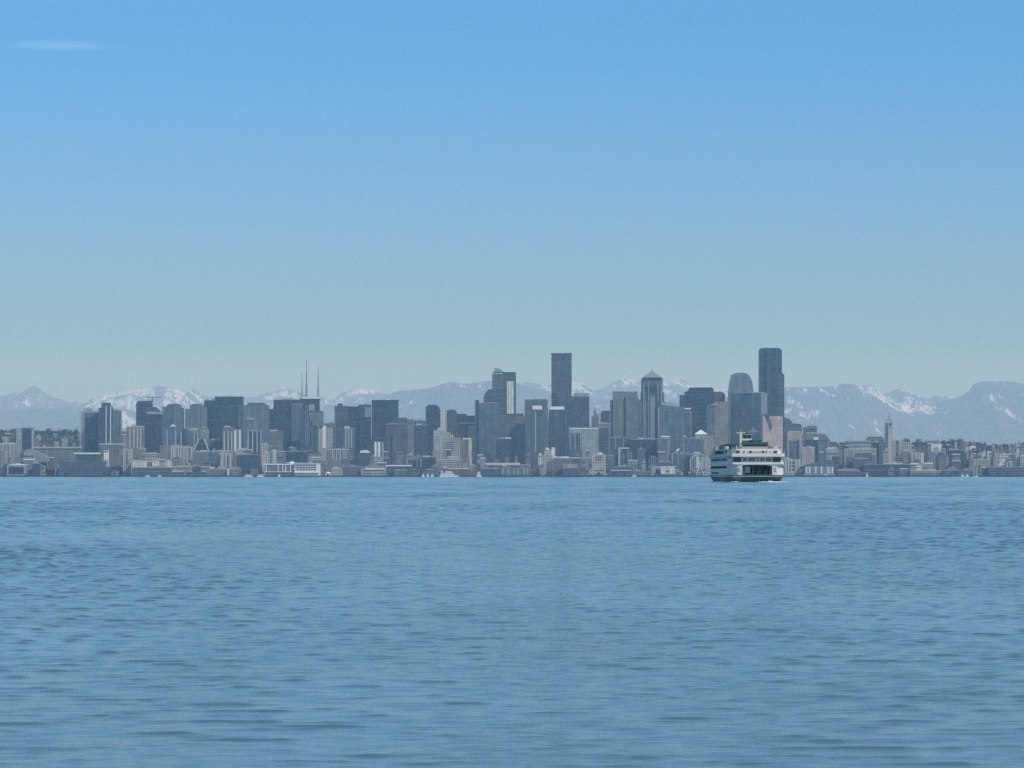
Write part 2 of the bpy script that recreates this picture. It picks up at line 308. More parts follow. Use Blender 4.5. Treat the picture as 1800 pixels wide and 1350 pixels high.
def bump(h, dist, prev=None, strength=1.0):
    bn = nt.nodes.new('ShaderNodeBump'); nt.links.new(h, bn.inputs['Height'])
    if isinstance(dist, float): bn.inputs['Distance'].default_value = dist
    else: nt.links.new(dist, bn.inputs['Distance'])
    bn.inputs['Strength'].default_value = strength
    if prev is not None: nt.links.new(prev, bn.inputs['Normal'])
    return bn.outputs[0]
gust = wnoise(0.004, 0.012, 3)
gf = nt.nodes.new('ShaderNodeMapRange'); gf.inputs[1].default_value = 0.40; gf.inputs[2].default_value = 0.60; gf.inputs[3].default_value = 0.35; gf.inputs[4].default_value = 1.65
gust = math_(nt, 'ADD', math_(nt, 'MULTIPLY', gust, 0.35), math_(nt, 'ADD', math_(nt, 'MULTIPLY', wnoise(0.11, 0.022, 4, 0.65), 0.4), math_(nt, 'MULTIPLY', wnoise(0.0007, 0.0045, 2), 0.25)))
nt.links.new(gust, gf.inputs[0])
far = nt.nodes.new('ShaderNodeMapRange'); far.inputs[1].default_value = 90; far.inputs[2].default_value = 360; far.interpolation_type = 'SMOOTHSTEP'; nt.links.new(sp.outputs[1], far.inputs[0])
n1 = bump(wnoise(0.28, 0.75, 4), math_(nt, 'MULTIPLY', math_(nt, 'MULTIPLY', far.outputs[0], gf.outputs[0]), 0.22))
n2 = bump(wnoise(0.8, 5.6, 5, 0.6), math_(nt, 'MULTIPLY', gf.outputs[0], 0.042), n1)
n3 = bump(wnoise(6.0, 13.0, 3), math_(nt, 'MULTIPLY', gf.outputs[0], 0.008), n2)
nt.links.new(n3, b.inputs['Normal'])
rr = nt.nodes.new('ShaderNodeMapRange'); rr.inputs[1].default_value = 30; rr.inputs[2].default_value = 1500; rr.inputs[3].default_value = 0.05; rr.inputs[4].default_value = 0.15; nt.links.new(sp.outputs[1], rr.inputs[0]); nt.links.new(rr.outputs[0], b.inputs['Roughness'])

RY0, RY1, NCOL = 17.0, 3000.0, 700
ry = [RY0]
while ry[-1] < RY1: ry.append(ry[-1] * (1 + np.interp(math.log(ry[-1]), [math.log(17), math.log(60), math.log(350), math.log(900)], [0.00095, 0.00072, 0.00072, 0.0027])))
ry = np.array(ry); nrow = len(ry); DRY = np.gradient(ry)
tcol = np.linspace(-0.170, 0.170, NCOL)
WY = np.repeat(ry[:, None], NCOL, 1).astype(np.float32); WX_ = (tcol[None, :] * (ry[:, None] + 34)).astype(np.float32)
WZ_ = np.zeros_like(WY)
gustg = fbm(WX_ / 22.0, WY / 60.0, 3, 77); gustg = np.clip(0.7 + 1.6 * (gustg - 0.4), 0.45, 1.4).astype(np.float32)
lams = np.concatenate([np.geomspace(0.26, 3.5, 64), np.geomspace(4.0, 18, 9)]); r_ = np.random.default_rng(4)
edge = np.clip((RY1 - ry) / 800, 0, 1).astype(np.float32)[:, None]
VAR = np.zeros((nrow, 1), np.float32); SLP = np.zeros((nrow, 1), np.float32)
for lam, ser in [(l_, 0) for l_ in np.geomspace(0.22, 1.8, 48)] + [(l_, 1) for l_ in lams]:
    th = r_.normal(0.035, 0.075) if ser == 0 else r_.normal(0.05, 0.34)
    k = 2 * PI / lam; kx = k * math.sin(th); ky = k * math.cos(th)
    pk = 0.34 if ser == 0 else 0.50
    amp = lam / (1 + (lam / pk) ** 2.7) * r_.uniform(0.6, 1.4)
    wt = np.interp(ry, [45, 150], [1.0, 0.15]) if ser == 0 else np.interp(ry, [45, 130], [0.35, 1.0])   # long low ripples near the shore, short chop further out
    att = (np.clip((lam / DRY - 2.6) / 2.4, 0, 1) * wt).astype(np.float32)[:, None]
    if att.max() <= 0: continue
    ph = (np.float32(kx) * WX_ + np.float32(ky) * WY + np.float32(r_.uniform(0, 6.28)) + np.float32(0.9) * np.sin(np.float32(0.31 / lam ** 0.5) * WX_ + np.float32(r_.uniform(0, 6)) + np.float32(0.11) * WY))
    WZ_ += amp * att * np.cos(ph.astype(np.float32)); VAR += (amp * att) ** 2 / 2; SLP += (amp * k * att) ** 2 / 2
sg = np.sqrt(VAR) + 1e-6
target = (np.interp(ry, [20, 60, 150, 350, 800, 3200], [0.058, 0.068, 0.084, 0.064, 0.034, 0.018])[:, None] / np.sqrt(SLP + 1e-12)).astype(np.float32)   # slope of the chop, calmer close to the shore
WZ_ = sg * (np.exp(0.75 * np.clip(WZ_ / sg, -4, 2.9)) - 1.32) / 1.0 * edge * target      # narrow crests, wide flat troughs
WZ_ *= gustg
eW = np.clip(np.minimum(np.arange(NCOL), np.arange(NCOL)[::-1]) / 20.0, 0, 1); WZ_ *= eW[None, :]; WZ_[:2] *= 0; WZ_[-1] *= 0
idx = np.arange(nrow * NCOL).reshape(nrow, NCOL)
q1 = np.stack([idx[:-1, :-1], idx[:-1, 1:], idx[1:, 1:], idx[1:, :-1]], -1).reshape(-1, 4)
V1 = np.stack([WX_.ravel(), WY.ravel(), WZ_.ravel()], -1)
# the rest of the sheet round the fan: left and right wings, near strip, far field
n0 = len(V1); B = 22500.0
Lc, Rc = idx[:, 0], idx[:, -1]
VL = np.stack([np.full(nrow, -B), ry, np.zeros(nrow)], -1); VR = np.stack([np.full(nrow, B), ry, np.zeros(nrow)], -1)
iL = n0 + np.arange(nrow); iR = iL + nrow
q2 = np.stack([iL[:-1], Lc[:-1], Lc[1:], iL[1:]], -1); q3 = np.stack([Rc[:-1], iR[:-1], iR[1:], Rc[1:]], -1)
bx0 = np.concatenate([[-B], V1[idx[0], 0], [B]]); nb = len(bx0); n1_ = n0 + 2 * nrow
VB = np.stack([bx0, np.full(nb, -2400.0), np.zeros(nb)], -1); iB = n1_ + np.arange(nb)
first = np.concatenate([[iL[0]], idx[0], [iR[0]]]); q4 = np.stack([iB[:-1], iB[1:], first[1:], first[:-1]], -1)
fx0 = np.concatenate([[-B], V1[idx[-1], 0], [B]]); n2_ = n1_ + nb
VF = np.stack([fx0, np.full(nb, SHORE + 60), np.zeros(nb)], -1); iF = n2_ + np.arange(nb)
last = np.concatenate([[iL[-1]], idx[-1], [iR[-1]]]); q5 = np.stack([last[:-1], last[1:], iF[1:], iF[:-1]], -1)
wm = np_mesh('water', np.concatenate([V1, VL, VR, VB, VF]), np.concatenate([q1, q2, q3, q4, q5]))
wm.polygons.foreach_set('use_smooth', np.ones(len(wm.polygons), bool)); wm.materials.append(WMAT)
water = bpy.data.objects.new('water', wm); C.objects.link(water); tag(water, kind='structure')

# ------------------------------------------------------------------ buildings
placed = []
_j = random.Random(5)
class Site:
    """one building: pixel measures of the photograph are turned into metres at the building's own distance"""
    def __init__(s, Y): s.Y = Y
    def x(s, px): return X(px, s.Y)
    def z(s, py): return Z(py, s.Y)
def bx(x0, x1, yt, m='gy', d=28, dy=0.0, yb=None, part='walls', up=None): return ('bx', x0, x1, yt, m, d, dy, yb, part, up)
def cn(xl, xc, xr, yt, m='gy', part='walls', yb=None, dy=0.0): return ('cn', xl, xc, xr, yt, m, dy, yb, part)
def oc(x0, x1, yt, m='gy', d=30, ch=5, dy=0.0, yb=None, part='walls'): return ('oc', x0, x1, yt, m, d, ch, dy, yb, part)
def cy(x0, x1, yt, m='gy', dy=0.0, yb=None, part='walls'): return ('cy', x0, x1, yt, m, dy, yb, part)
def pf(pts, m='gy', d=28, dy=0.0, part='walls'): return ('pf', pts, m, d, dy, part)
def pyr(x0, x1, ye, ya, m='roofg', d=None, dy=0.0, part='roof', k=0.0): return ('pyr', x0, x1, ye, ya, m, d, dy, part, k)
def gab(x0, x1, ye, ya, m='roofg', d=40, dy=0.0, part='roof'): return ('gab', x0, x1, ye, ya, m, d, dy, part)
def dome(x0, x1, yb, yt, m='con', dy=0.0, part='dome'): return ('dome', x0, x1, yb, yt, m, dy, part)
def ms(x, yt, yb, wpx=1.0, m='steel', dy=6.0, part='antenna_mast'): return ('ms', x, yt, yb, wpx, m, dy, part)
def st(xs, yt, yb, m='con', wpx=1.2, part='pier_strip'): return ('st', xs, yt, yb, m, wpx, part)
def bd(x0, x1, yss, hpx=0.8, m='dark', part='window_band', dy=-0.45): return ('bd', x0, x1, yss, hpx, m, part, dy)

def bld(name, label, Y, vols, cat='building', group=None, auto=True, base=None):
    # footprint test: move back until nothing nearer is cut
    xs = []
    dmax = 0
    for v in vols:
        k = v[0]
        if k in ('bx', 'oc'): xs += [v[1], v[2]]; dmax = max(dmax, v[5] + v[6 if k == 'bx' else 7])
        elif k == 'cy': xs += [v[1], v[2]]; dmax = max(dmax, abs(v[2] - v[1]) * Y / F + v[5])
        elif k == 'cn': xs += [v[1], v[3]]; dmax = max(dmax, 0.9 * (v[3] - v[1]) * Y / F)
        elif k == 'pf': xs += [p[0] for p in v[1]]; dmax = max(dmax, v[3] + v[4])
        elif k == 'gab': xs += [v[1], v[2]]; dmax = max(dmax, v[6] + v[7])
    a, b_ = min(xs), max(xs)
    moved = True
    while moved:
        moved = False
        for (pa, pb, y0, y1) in placed:
            if a < pb - 0.2 and b_ > pa + 0.2 and Y < y1 + 3 and Y + dmax + 3 > y0: Y = y1 + 3.5; moved = True
    placed.append((a, b_, Y, Y + dmax))
    s = Site(Y); x0m, x1m = s.x(a), s.x(b_); cx = (x0m + x1m) / 2
    gz = base if base is not None else max(3.2, min(hgt(x0m, Y), hgt(x1m, Y), hgt(cx, Y + dmax)) - 1.5)
    root = empty(name, (cx, Y, gz)); tag(root, label, cat, group)
    lx = lambda px: s.x(px) - cx; lz = lambda py: s.z(py) - gz
    j = lambda q=0.12: _j.uniform(0.02, q)
    tops = []
    for v in vols:
        k = v[0]; mb = MB()
        if k == 'bx':
            _, xa, xb, yt, m, d, dy, yb, part, up = v
            z0 = -0.5 if yb is None else lz(yb); X0, X1, Z1 = lx(xa) + j(), lx(xb) - j(), lz(yt)
            mb.box(X0, X1, dy + j(), dy + d - j(), z0, Z1); mb.build(part, M[m], root)
            if yb is None and part == 'walls': tops.append((X0, X1, dy, dy + d, Z1, m))
        elif k == 'cn':
            _, xl, xc, xr, yt, m, dy, yb, part = v
            th = R(_j.uniform(24, 34)); Lw = (lx(xc) - lx(xl)) / math.cos(th); Rw = (lx(xr) - lx(xc)) / math.sin(th)
            A = (lx(xc), dy); Bp = (A[0] + math.sin(th) * Rw, A[1] + math.cos(th) * Rw); D = (A[0] - math.cos(th) * Lw, A[1] + math.sin(th) * Lw)
            Cc = (Bp[0] + D[0] - A[0], Bp[1] + D[1] - A[1])
            mb.prism([A, Bp, Cc, D], -0.5 if yb is None else lz(yb), lz(yt)); mb.build(part, M[m], root)
            sh = lambda p, q: (p[0] + (Cc[0] - p[0]) * q, p[1] + (Cc[1] - p[1]) * q)
            mid = ((A[0] + Cc[0]) / 2, (A[1] + Cc[1]) / 2); ins = lambda p, q: (mid[0] + (p[0] - mid[0]) * q, mid[1] + (p[1] - mid[1]) * q)
            if auto and yb is None:
                MB().prism([ins(p, 1.01) for p in (A, Bp, Cc, D)], lz(yt) - 1.6, lz(yt) + 0.9).build('parapet', M['grm'] if m not in ('cr', 'crs', 'wh') else M['con'], root)
                MB().prism([ins(p, 0.5) for p in (A, Bp, Cc, D)], lz(yt), lz(yt) + 4).build('penthouse', M['grm'], root)
        elif k == 'oc':
            _, xa, xb, yt, m, d, ch, dy, yb, part = v
            X0, X1 = lx(xa), lx(xb); Y0, Y1 = dy, dy + d
            mb.prism([(X0 + ch, Y0), (X1 - ch, Y0), (X1, Y0 + ch), (X1, Y1 - ch), (X1 - ch, Y1), (X0 + ch, Y1), (X0, Y1 - ch), (X0, Y0 + ch)], -0.5 if yb is None else lz(yb), lz(yt)); mb.build(part, M[m], root)
        elif k == 'cy':
            _, xa, xb, yt, m, dy, yb, part = v
            r = (lx(xb) - lx(xa)) / 2; mb.cone((lx(xa) + lx(xb)) / 2, dy + r, r, r, -0.5 if yb is None else lz(yb), lz(yt), 20); mb.build(part, M[m], root)
        elif k == 'pf':
            _, pts, m, d, dy, part = v
            mb.profile([(lx(p[0]), max(-0.5, lz(p[1])) if p[1] < 900 else -0.5) for p in pts], dy, dy + d); mb.build(part, M[m], root)
        elif k == 'pyr':
            _, xa, xb, ye, ya, m, d, dy, part, kk = v
            X0, X1 = lx(xa), lx(xb); d = d or X1 - X0; cxp, cyp = (X0 + X1) / 2, dy + d / 2
            base_ = [(X0, dy), (X1, dy), (X1, dy + d), (X0, dy + d)]
            mb.prism(base_, lz(ye), lz(ya), [(cxp + (p - cxp) * max(kk, .01), cyp + (q - cyp) * max(kk, .01)) for p, q in base_]); mb.build(part, M[m], root)
        elif k == 'gab':
            _, xa, xb, ye, ya, m, d, dy, part = v
            mb.profile([(lx(xa), lz(ye)), (lx(xb), lz(ye)), ((lx(xa) + lx(xb)) / 2, lz(ya))], dy, dy + d); mb.build(part, M[m], root)
        elif k == 'dome':
            _, xa, xb, yb, yt, m, dy, part = v
            r = (lx(xb) - lx(xa)) / 2; c0 = (lx(xa) + lx(xb)) / 2; z0, h = lz(yb), lz(yt) - lz(yb)
            for q in range(5):
                a0, a1 = PI / 2 * q / 5, PI / 2 * (q + 1) / 5
                mb.cone(c0, dy + r, r * math.cos(a0), r * math.cos(a1), z0 + h * math.sin(a0), z0 + h * math.sin(a1), 16)
            mb.build(part, M[m], root)
        elif k == 'ms':
            _, xm, yt, yb, wpx, m, dy, part = v
            w_ = wpx * Y / F / 2; zm = lz(yb); zt = lz(yt)
            mb.cone(lx(xm), dy, w_ * 1.5, w_ * 1.2, zm, zm + (zt - zm) * .35, 6).cone(lx(xm), dy, w_ * .9, w_ * .7, zm + (zt - zm) * .35, zm + (zt - zm) * .7, 6).cone(lx(xm), dy, w_ * .6, w_ * .35, zm + (zt - zm) * .7, zt, 6)
            mb.build(part, M[m], root)
        elif k == 'st':
            _, xl_, yt, yb, m, wpx, part = v
            w_ = wpx * Y / F / 2
            for q in xl_:
                MB().box(lx(q) - w_, lx(q) + w_, -0.8 - j(), 1.5, lz(yb) if yb else -0.5, lz(yt)).build(part, M[m], root)
        elif k == 'bd':
            _, xa, xb, yss, hpx, m, part, dyb = v
            for q in yss:
                MB().box(lx(xa), lx(xb), dyb - j(), 1.0, lz(q + hpx), lz(q)).build(part, M[m], root)
    if auto and tops:
        for (X0, X1, Y0, Y1, Z1, m) in sorted(tops, key=lambda t: t[0] - t[1])[:2]:
            if X1 - X0 < 8: continue
            light = m in ('cr', 'crs', 'wh', 'lg', 'gy', 'tn', 'pk')
            MB().box(X0 - .25, X1 + .25, Y0 - .25, Y1 + .25, Z1 - 1.3, Z1 + .7).build('parapet', M['con' if light else 'grm'], root)
            f0 = _j.uniform(.1, .45); f1 = f0 + _j.uniform(.2, .45)
            MB().box(X0 + (X1 - X0) * f0, X0 + (X1 - X0) * f1, Y0 + 5, Y1 - 5, Z1 + .7, Z1 + _j.uniform(2.2, 4.2)).build('penthouse', M[_j.choice(['grm', 'con', 'roofg'])], root)
            if _j.random() < .6:
                f0 = _j.uniform(.5, .8); MB().box(X0 + (X1 - X0) * f0, X0 + (X1 - X0) * (f0 + .12), Y0 + 7, Y1 - 9, Z1 + .7, Z1 + _j.uniform(3, 5)).build('stair_tower', M['grm'], root)
    return root

OT, AT = 'office_tower', 'apartment_tower'
TW = 'tower'
# ---- waterfront, left to right
bld('warehouse', 'low pier shed with pale roof and wide dark open front at the shore\'s far left', 8450, [bx(12, 46, 818, 'lg', 40), bx(16, 41.5, 821, 'dark', 2, -0.6, 833, 'opening'), gab(10, 48, 818, 814.5, 'white', 42, -1)], 'pier shed', auto=False)
bld('warehouse', 'long dark grey-blue waterfront warehouse under the two joined left-hand towers', 8452, [bx(104, 181, 811, 'sl', 60), gab(104, 146, 811, 809.5, 'grm', 60)], 'warehouse', auto=False)
bld('low_building', 'squat dark block with thin pale overhanging roof behind the long dark waterfront warehouse', 8560, [bx(134, 175, 799, 'roofd' , 50), bx(130, 172, 795.6, 'white', 54, -2, 798.4, 'roof')], 'building', auto=False)
bld('low_building', 'tall narrow cream block with two window columns right of the long dark warehouse', 8530, [bx(216, 231, 790, 'cr', 26), st([223.5], 794, 816, 'dkm', 1.6, 'window_column')], 'building')
bld('low_building', 'bright cream windowless box right of the narrow cream block', 8500, [bx(231, 256, 810, 'wh', 30, yb=None)], 'building')
bld('low_building', 'small bright cream cube second right of the narrow cream block', 8500, [bx(268, 278, 810, 'wh', 24)], 'building')
bld('low_building', 'small bright white cube under the cream ribbed apartment cluster', 8500, [bx(292, 299.5, 810, 'wh', 24)], 'building')
bld('low_building', 'dark low block left of the small bright cubes on the shore', 8470, [bx(181, 232, 820, 'bl', 34)], 'building')
bld('low_building', 'long low dark grey wharf building below the small bright cubes', 8456, [bx(232, 300, 822, 'sl', 34), bd(234, 298, [828], .9, 'grm')], 'building')
bld('warehouse', 'long low grey warehouse with a pale stripe below the cream ribbed apartment cluster', 8456, [bx(300, 368, 820, 'gy', 34), bx(288, 362, 827, 'con', 2, -3, 830, 'canopy')], 'warehouse')
bld('low_building', 'greenish cream block with rounded bays and pale white base left of the dark blue mid-rise', 8560, [bx(385, 408, 797, 'crs', 26), cy(386, 393, 799, 'cr', -4), cy(400, 407, 800, 'cr', -4)], 'building')
bld('low_building', 'low grey block on the shore beside the white upright sign tower', 8458, [bx(368, 422, 824, 'gy', 30)], 'building')
bld('pier_tower', 'thin white upright tower standing on the shore left of the moored white boats', 8450, [bx(399.5, 402.3, 824.5, 'wh', 5)], 'tower', auto=False)
bld('low_building', 'plain grey slab block between cream ribbed cluster and rounded-bay cream block', 8600, [bx(342, 366, 793.5, 'gy', 26), bx(366, 385, 794, 'bl', 24, 3)], 'building')
bld('low_building', 'dark navy mid-rise slab above the moored white boats', 8560, [bx(415, 456, 799, 'nv', 30), bx(418, 432, 796, 'con', 12, 6, 799, 'penthouse')], 'building')
bld('terminal_building', 'long pale pier terminal with brown-grey glazed bays and white frame left of the domed junction', 8450, [bx(466, 513, 817, 'gy', 40), bx(463, 516, 815, 'white', 42, -1.5, 817.3, 'roof'), st([468, 489, 497, 502, 511], 817, 829, 'white', 1.5, 'column'), bx(464, 514, 829, 'white', 3, -2.5, 830, 'deck'), dome(507, 518, 815.5, 811, 'white', 2)], 'pier terminal', auto=False)
bld('terminal_building', 'three-tiered white pier terminal with dark bands right of the white dome', 8450, [bx(517.5, 562, 814.5, 'wh', 44), bd(520, 556, [816.8, 820.8, 825], 1.5, 'dkm'), bx(516.5, 563, 813.6, 'white', 46, -1.2, 814.8, 'roof'), bx(517, 561, 829, 'white', 3, -3, 831.5, 'deck'), st([557], 816, 829, 'white', 3, 'stair_core')], 'pier terminal', auto=False)
bld('kiosk', 'small white arched kiosk at the waterline right of the three-tiered terminal', 8450, [bx(572, 581, 832, 'wh', 10), dome(572, 581, 832.2, 829, 'white'), bx(574.5, 578.5, 833, 'dark', 2, -.4, 836, 'opening')], 'kiosk', auto=False)
bld('low_building', 'pinkish low pier building right of the white arched kiosk', 8455, [bx(582, 602, 824, 'pk', 34)], 'building')
bld('low_building', 'dull mauve brick pier building right of the pinkish one', 8462, [bx(602, 634, 820, 'mv', 34), gab(602, 618, 820, 817, 'roofd', 34)], 'building')
bld('stadium_stand', 'pale pier shed with white canopy stripe and dark gap above the quay', 8450, [bx(634, 678, 823, 'cr', 36), gab(634, 678, 823, 814, 'roofg', 36), bx(642, 676, 823.2, 'white', 3, -2, 825.6, 'canopy'), bd(642, 675, [826], 1.2, 'dark'), bd(640, 690, [832], .8, 'dark')], 'pier shed', auto=False)
bld('low_building', 'dark green-grey low pier block right of the shed with white canopy', 8456, [bx(692, 713, 826, 'gg', 30)], 'building')
bld('low_building', 'long dark shed with two pale roof strips beneath the mauve slab tower', 8480, [bx(680, 724, 819.5, 'sl', 30), bx(678, 724, 817.5, 'white', 34, -2, 819.6, 'roof')], 'building', auto=False)
bld('aquarium_shed', 'dark blue-grey pier shed with pale gabled roof left of the moored white ship', 8456, [bx(713, 742, 826, 'bl', 34), gab(713, 742, 826, 822.8, 'roofg', 34, -1)], 'pier shed', auto=False)
bld('aquarium_shed', 'blue-grey pier shed with pale gabled roof directly left of the moored white ship', 8456, [bx(743, 770, 826.5, 'bl', 34), gab(743, 770, 826.5, 823, 'roofg', 34, -1)], 'pier shed', auto=False)
bld('low_building', 'dark teal mid-rise block behind the pale-roofed pier sheds', 8540, [bx(735, 766, 803, 'nv', 28), st([740], 806, 822, 'lg', 2)], 'building')
bld('low_building', 'tan terraced block with pale ledges behind the moored white ship', 8540, [bx(766, 812, 808, 'tn', 30), bx(786, 806, 803, 'cr', 22, 5), bd(767, 811, [811, 815, 819], .8, 'con', 'ledge')], 'building')
bld('low_building', 'low brown block under a thin pale roof right of the moored white ship', 8490, [bx(780, 826, 825, 'br', 26), bx(787, 825, 822.5, 'con', 28, -1, 825, 'roof')], 'building', auto=False)
bld('parking_garage', 'long low parking deck with dark slots and pale ledges below the rounded dark tower', 8520, [bx(856, 932, 817, 'gy', 34), bd(858, 930, [819, 823.5], 1.4, 'dark'), bx(853, 914, 813.5, 'con', 30, 4, 816.8, 'upper_deck')], 'parking garage')
bld('low_building', 'row of grey pier buildings with pale upright columns right of the parking deck', 8450, [bx(880, 930, 822, 'gg', 30), st([884, 893, 904, 911, 921, 927], 823.5, 834, 'con', 1.6, 'column'), gab(880, 903, 822, 819.5, 'roofg', 30), gab(905, 929, 822, 820, 'roofg', 30)], 'building', auto=False)
bld('low_building', 'grey-blue low shed with stepped gables left of the row of pier buildings', 8452, [bx(846, 879, 824.5, 'sl', 26), gab(846, 861, 824.5, 820, 'roofg', 26), gab(862, 879, 824.5, 820.5, 'roofg', 26)], 'building', auto=False)
bld('low_building', 'brick-pink low building with pale corner left of the cream colonnaded pier block', 8490, [bx(973, 989, 806, 'br', 24), bx(975, 988, 804, 'pk', 20, 2)], 'building')
bld('low_building', 'cream colonnaded pier block with pinkish attic right of the brick-pink building', 8452, [bx(989, 1015, 816, 'pk', 30), bx(989, 1015, 823, 'sl', 30, -1.5), st([990.5, 996, 1004, 1012], 823, 834, 'con', 2.0, 'column')], 'building', auto=False)
bld('ornate_building', 'ornate cream building with twin domed turrets in front of the flared blue tower', 8700, [bx(948, 972, 799, 'cr', 26), bx(957, 969, 791, 'cr', 18, 3), dome(957, 966, 791, 786.5, 'con', 3), bx(968, 976, 790, 'wh', 12, 2), dome(968, 976, 790, 786, 'con', 2), bx(946, 952, 797, 'cr', 10, -3)], 'building', auto=False)
bld('low_building', 'long grey-brown block with thin white roof right of the ornate cream building', 8640, [bx(972, 1040, 805, 'gy', 30), bx(972, 1000, 802.4, 'white', 30, 1, 804.8, 'roof')], 'building')
bld('low_building', 'speckled pale building with round window feature above the cream gabled shed', 8560, [bx(1040, 1065, 799, 'cr', 26), dome(1048, 1060, 799, 795, 'con'), bd(1046, 1060, [803, 807], 1.2, 'dkm')], 'building')
bld('low_building', 'cream sloping-roofed building leaning to a point at the shore right of the colonnaded block', 8456, [pf([(1033, 834), (1041, 818), (1064, 815), (1064, 834)], 'cr', 24), bd(1044, 1062, [826], 1.4, 'dkm')], 'building', auto=False)
bld('low_building', 'arched pale low pier roof at the waterline left of the blue-grey open frame', 8450, [pf([(1040, 837), (1046, 833.5), (1058, 831.8), (1070, 832.5), (1077, 835), (1077, 837)], 'lg', 20)], 'pier roof', auto=False)
bld('low_building', 'purple-blue block right of the speckled pale building', 8600, [bx(1065, 1080, 801, 'bl', 26)], 'building')
bld('low_building', 'pale open portal-shaped building below the beige twin slab tower', 8620, [bx(1087, 1090, 788, 'con', 22), bx(1102, 1106, 790, 'bl', 22), bx(1087, 1106, 786.5, 'con', 22, -.5, 789, 'roof'), bx(1090, 1102, 795, 'sl', 18, 3)], 'building', auto=False)
bld('low_building', 'low blue-grey block with pale ledge right of the arched pier roof', 8456, [bx(1080, 1112, 820, 'sl', 26), bx(1079, 1110, 826, 'con', 2, -2, 828, 'ledge')], 'building')
bld('low_building', 'bright cream square block with small dark sign facing the water', 8452, [bx(1161, 1185.5, 820.5, 'wh', 26), bx(1161, 1186, 819.8, 'white', 27, -.6, 821.4, 'parapet'), bx(1171, 1176, 827, 'br', 1, -.7, 829.6, 'sign'), bx(1160, 1186, 833.3, 'br', 3, -1.8, 835.5, 'base')], 'building', auto=False)
bld('low_building', 'pale grey shed with dark doorway left of the bright cream square block', 8454, [bx(1145, 1160.5, 820.5, 'lg', 24), bx(1153, 1158, 824, 'dkm', 2, -.5, 832, 'door')], 'building')
bld('low_building', 'grey-green tent-like sloping shed right of the bright cream square block', 8454, [pf([(1186, 835), (1186, 823), (1193, 824), (1200, 831), (1200, 835)], 'lg', 22)], 'building', auto=False)
bld('low_building', 'green hedge-coloured low building left of the bright cream square block', 8458, [bx(1112, 1145, 828, 'gg', 20)], 'building')
bld('low_building', 'purple-brown low block behind the bright cream square block', 8500, [bx(1156, 1180, 812, 'mv', 22)], 'building')
bld('low_building', 'pair of small blue-grey blocks with pale edges above the bright cream square block', 8560, [bx(1173, 1180, 797, 'sl', 20), bx(1181, 1193, 797, 'bl', 22), st([1173.5, 1181.5, 1192], 797.5, 816, 'con', 1)], 'building')
bld('low_building', 'blue-grey slab behind the great wheel', 8560, [bx(1193, 1212, 797.5, 'bl', 24)], 'building')
bld('low_building', 'teal glass block with pale right edge standing behind the great wheel', 8550, [bx(1212, 1225, 799, 'gg', 22), st([1213.5, 1224], 800, 828, 'lg', 1.4)], 'building')
bld('low_building', 'cream ribbed block just left of the ferry behind the great wheel', 8550, [bx(1229, 1252, 806, 'crs', 24)], 'building')
bld('low_building', 'pale base building at the foot of the great wheel', 8458, [bx(1210, 1226, 831, 'gy', 20), bx(1232, 1256, 830, 'lg', 20)], 'building')
bld('low_building', 'cream colonnaded building just right of the ferry', 8470, [bx(1378, 1407, 808, 'cr', 30), st([1381, 1386, 1391, 1399, 1405], 808, 833, 'con', 2, 'column'), bd(1388, 1397, [812, 818, 824], 2.6, 'dkm')], 'building')
bld('terminal_building', 'blue and white pier building with arched bays under a long teal roof', 8452, [bx(1415, 1466, 819.5, 'lg', 34), gab(1408, 1472, 819.5, 811.5, 'roofteal', 36, -1), st([1417, 1423, 1434, 1444, 1455, 1463], 820, 832, 'white', 2.0, 'column'), st([1428, 1439, 1450], 822, 832, 'bluep', 4.5, 'window_bay'), bx(1412, 1468, 833, 'grm', 4, -3, 835.5, 'deck')], 'pier terminal', auto=False)
bld('warehouse', 'flat brown pier warehouse with long pale slanting roof', 8460, [bx(1472, 1530, 829, 'br', 30), pf([(1470, 828), (1478, 824.5), (1500, 823.5), (1512, 826.5), (1512, 829)], 'lg', 32, -1, part='roof')], 'warehouse', auto=False)
bld('warehouse', 'long dark blue dockside warehouse in front of the pointed clock tower', 8458, [bx(1518, 1600, 816, 'nv', 34), bd(1522, 1598, [826], .7, 'grm')], 'warehouse')
bld('low_building', 'brown-grey block left of the long dark dockside warehouse', 8520, [bx(1500, 1526, 806, 'mv', 26), gab(1500, 1526, 806, 804, 'roofg', 26)], 'building')
bld('warehouse', 'long dark quay shed with pale stripe right of the dark dockside warehouse', 8456, [bx(1600, 1655, 827, 'gy', 26), bd(1600, 1654, [829.5], 1, 'con')], 'warehouse')
bld('warehouse', 'dark slate quay warehouse at the far right of the shore', 8460, [bx(1738, 1806, 821, 'sl', 34), bd(1740, 1800, [826, 831], .6, 'grm')], 'warehouse')
bld('warehouse', 'dark blue quay shed beneath the blue glass mid-rises at right', 8458, [bx(1655, 1710, 826, 'bl', 26)], 'warehouse')
bld('low_building', 'grey-cream mid-rise with tall recesses above the dark slate quay warehouse', 8530, [bx(1710, 1741, 808, 'cr', 26), st([1716, 1722], 817, 832, 'dkm', 2, 'window_column')], 'building')

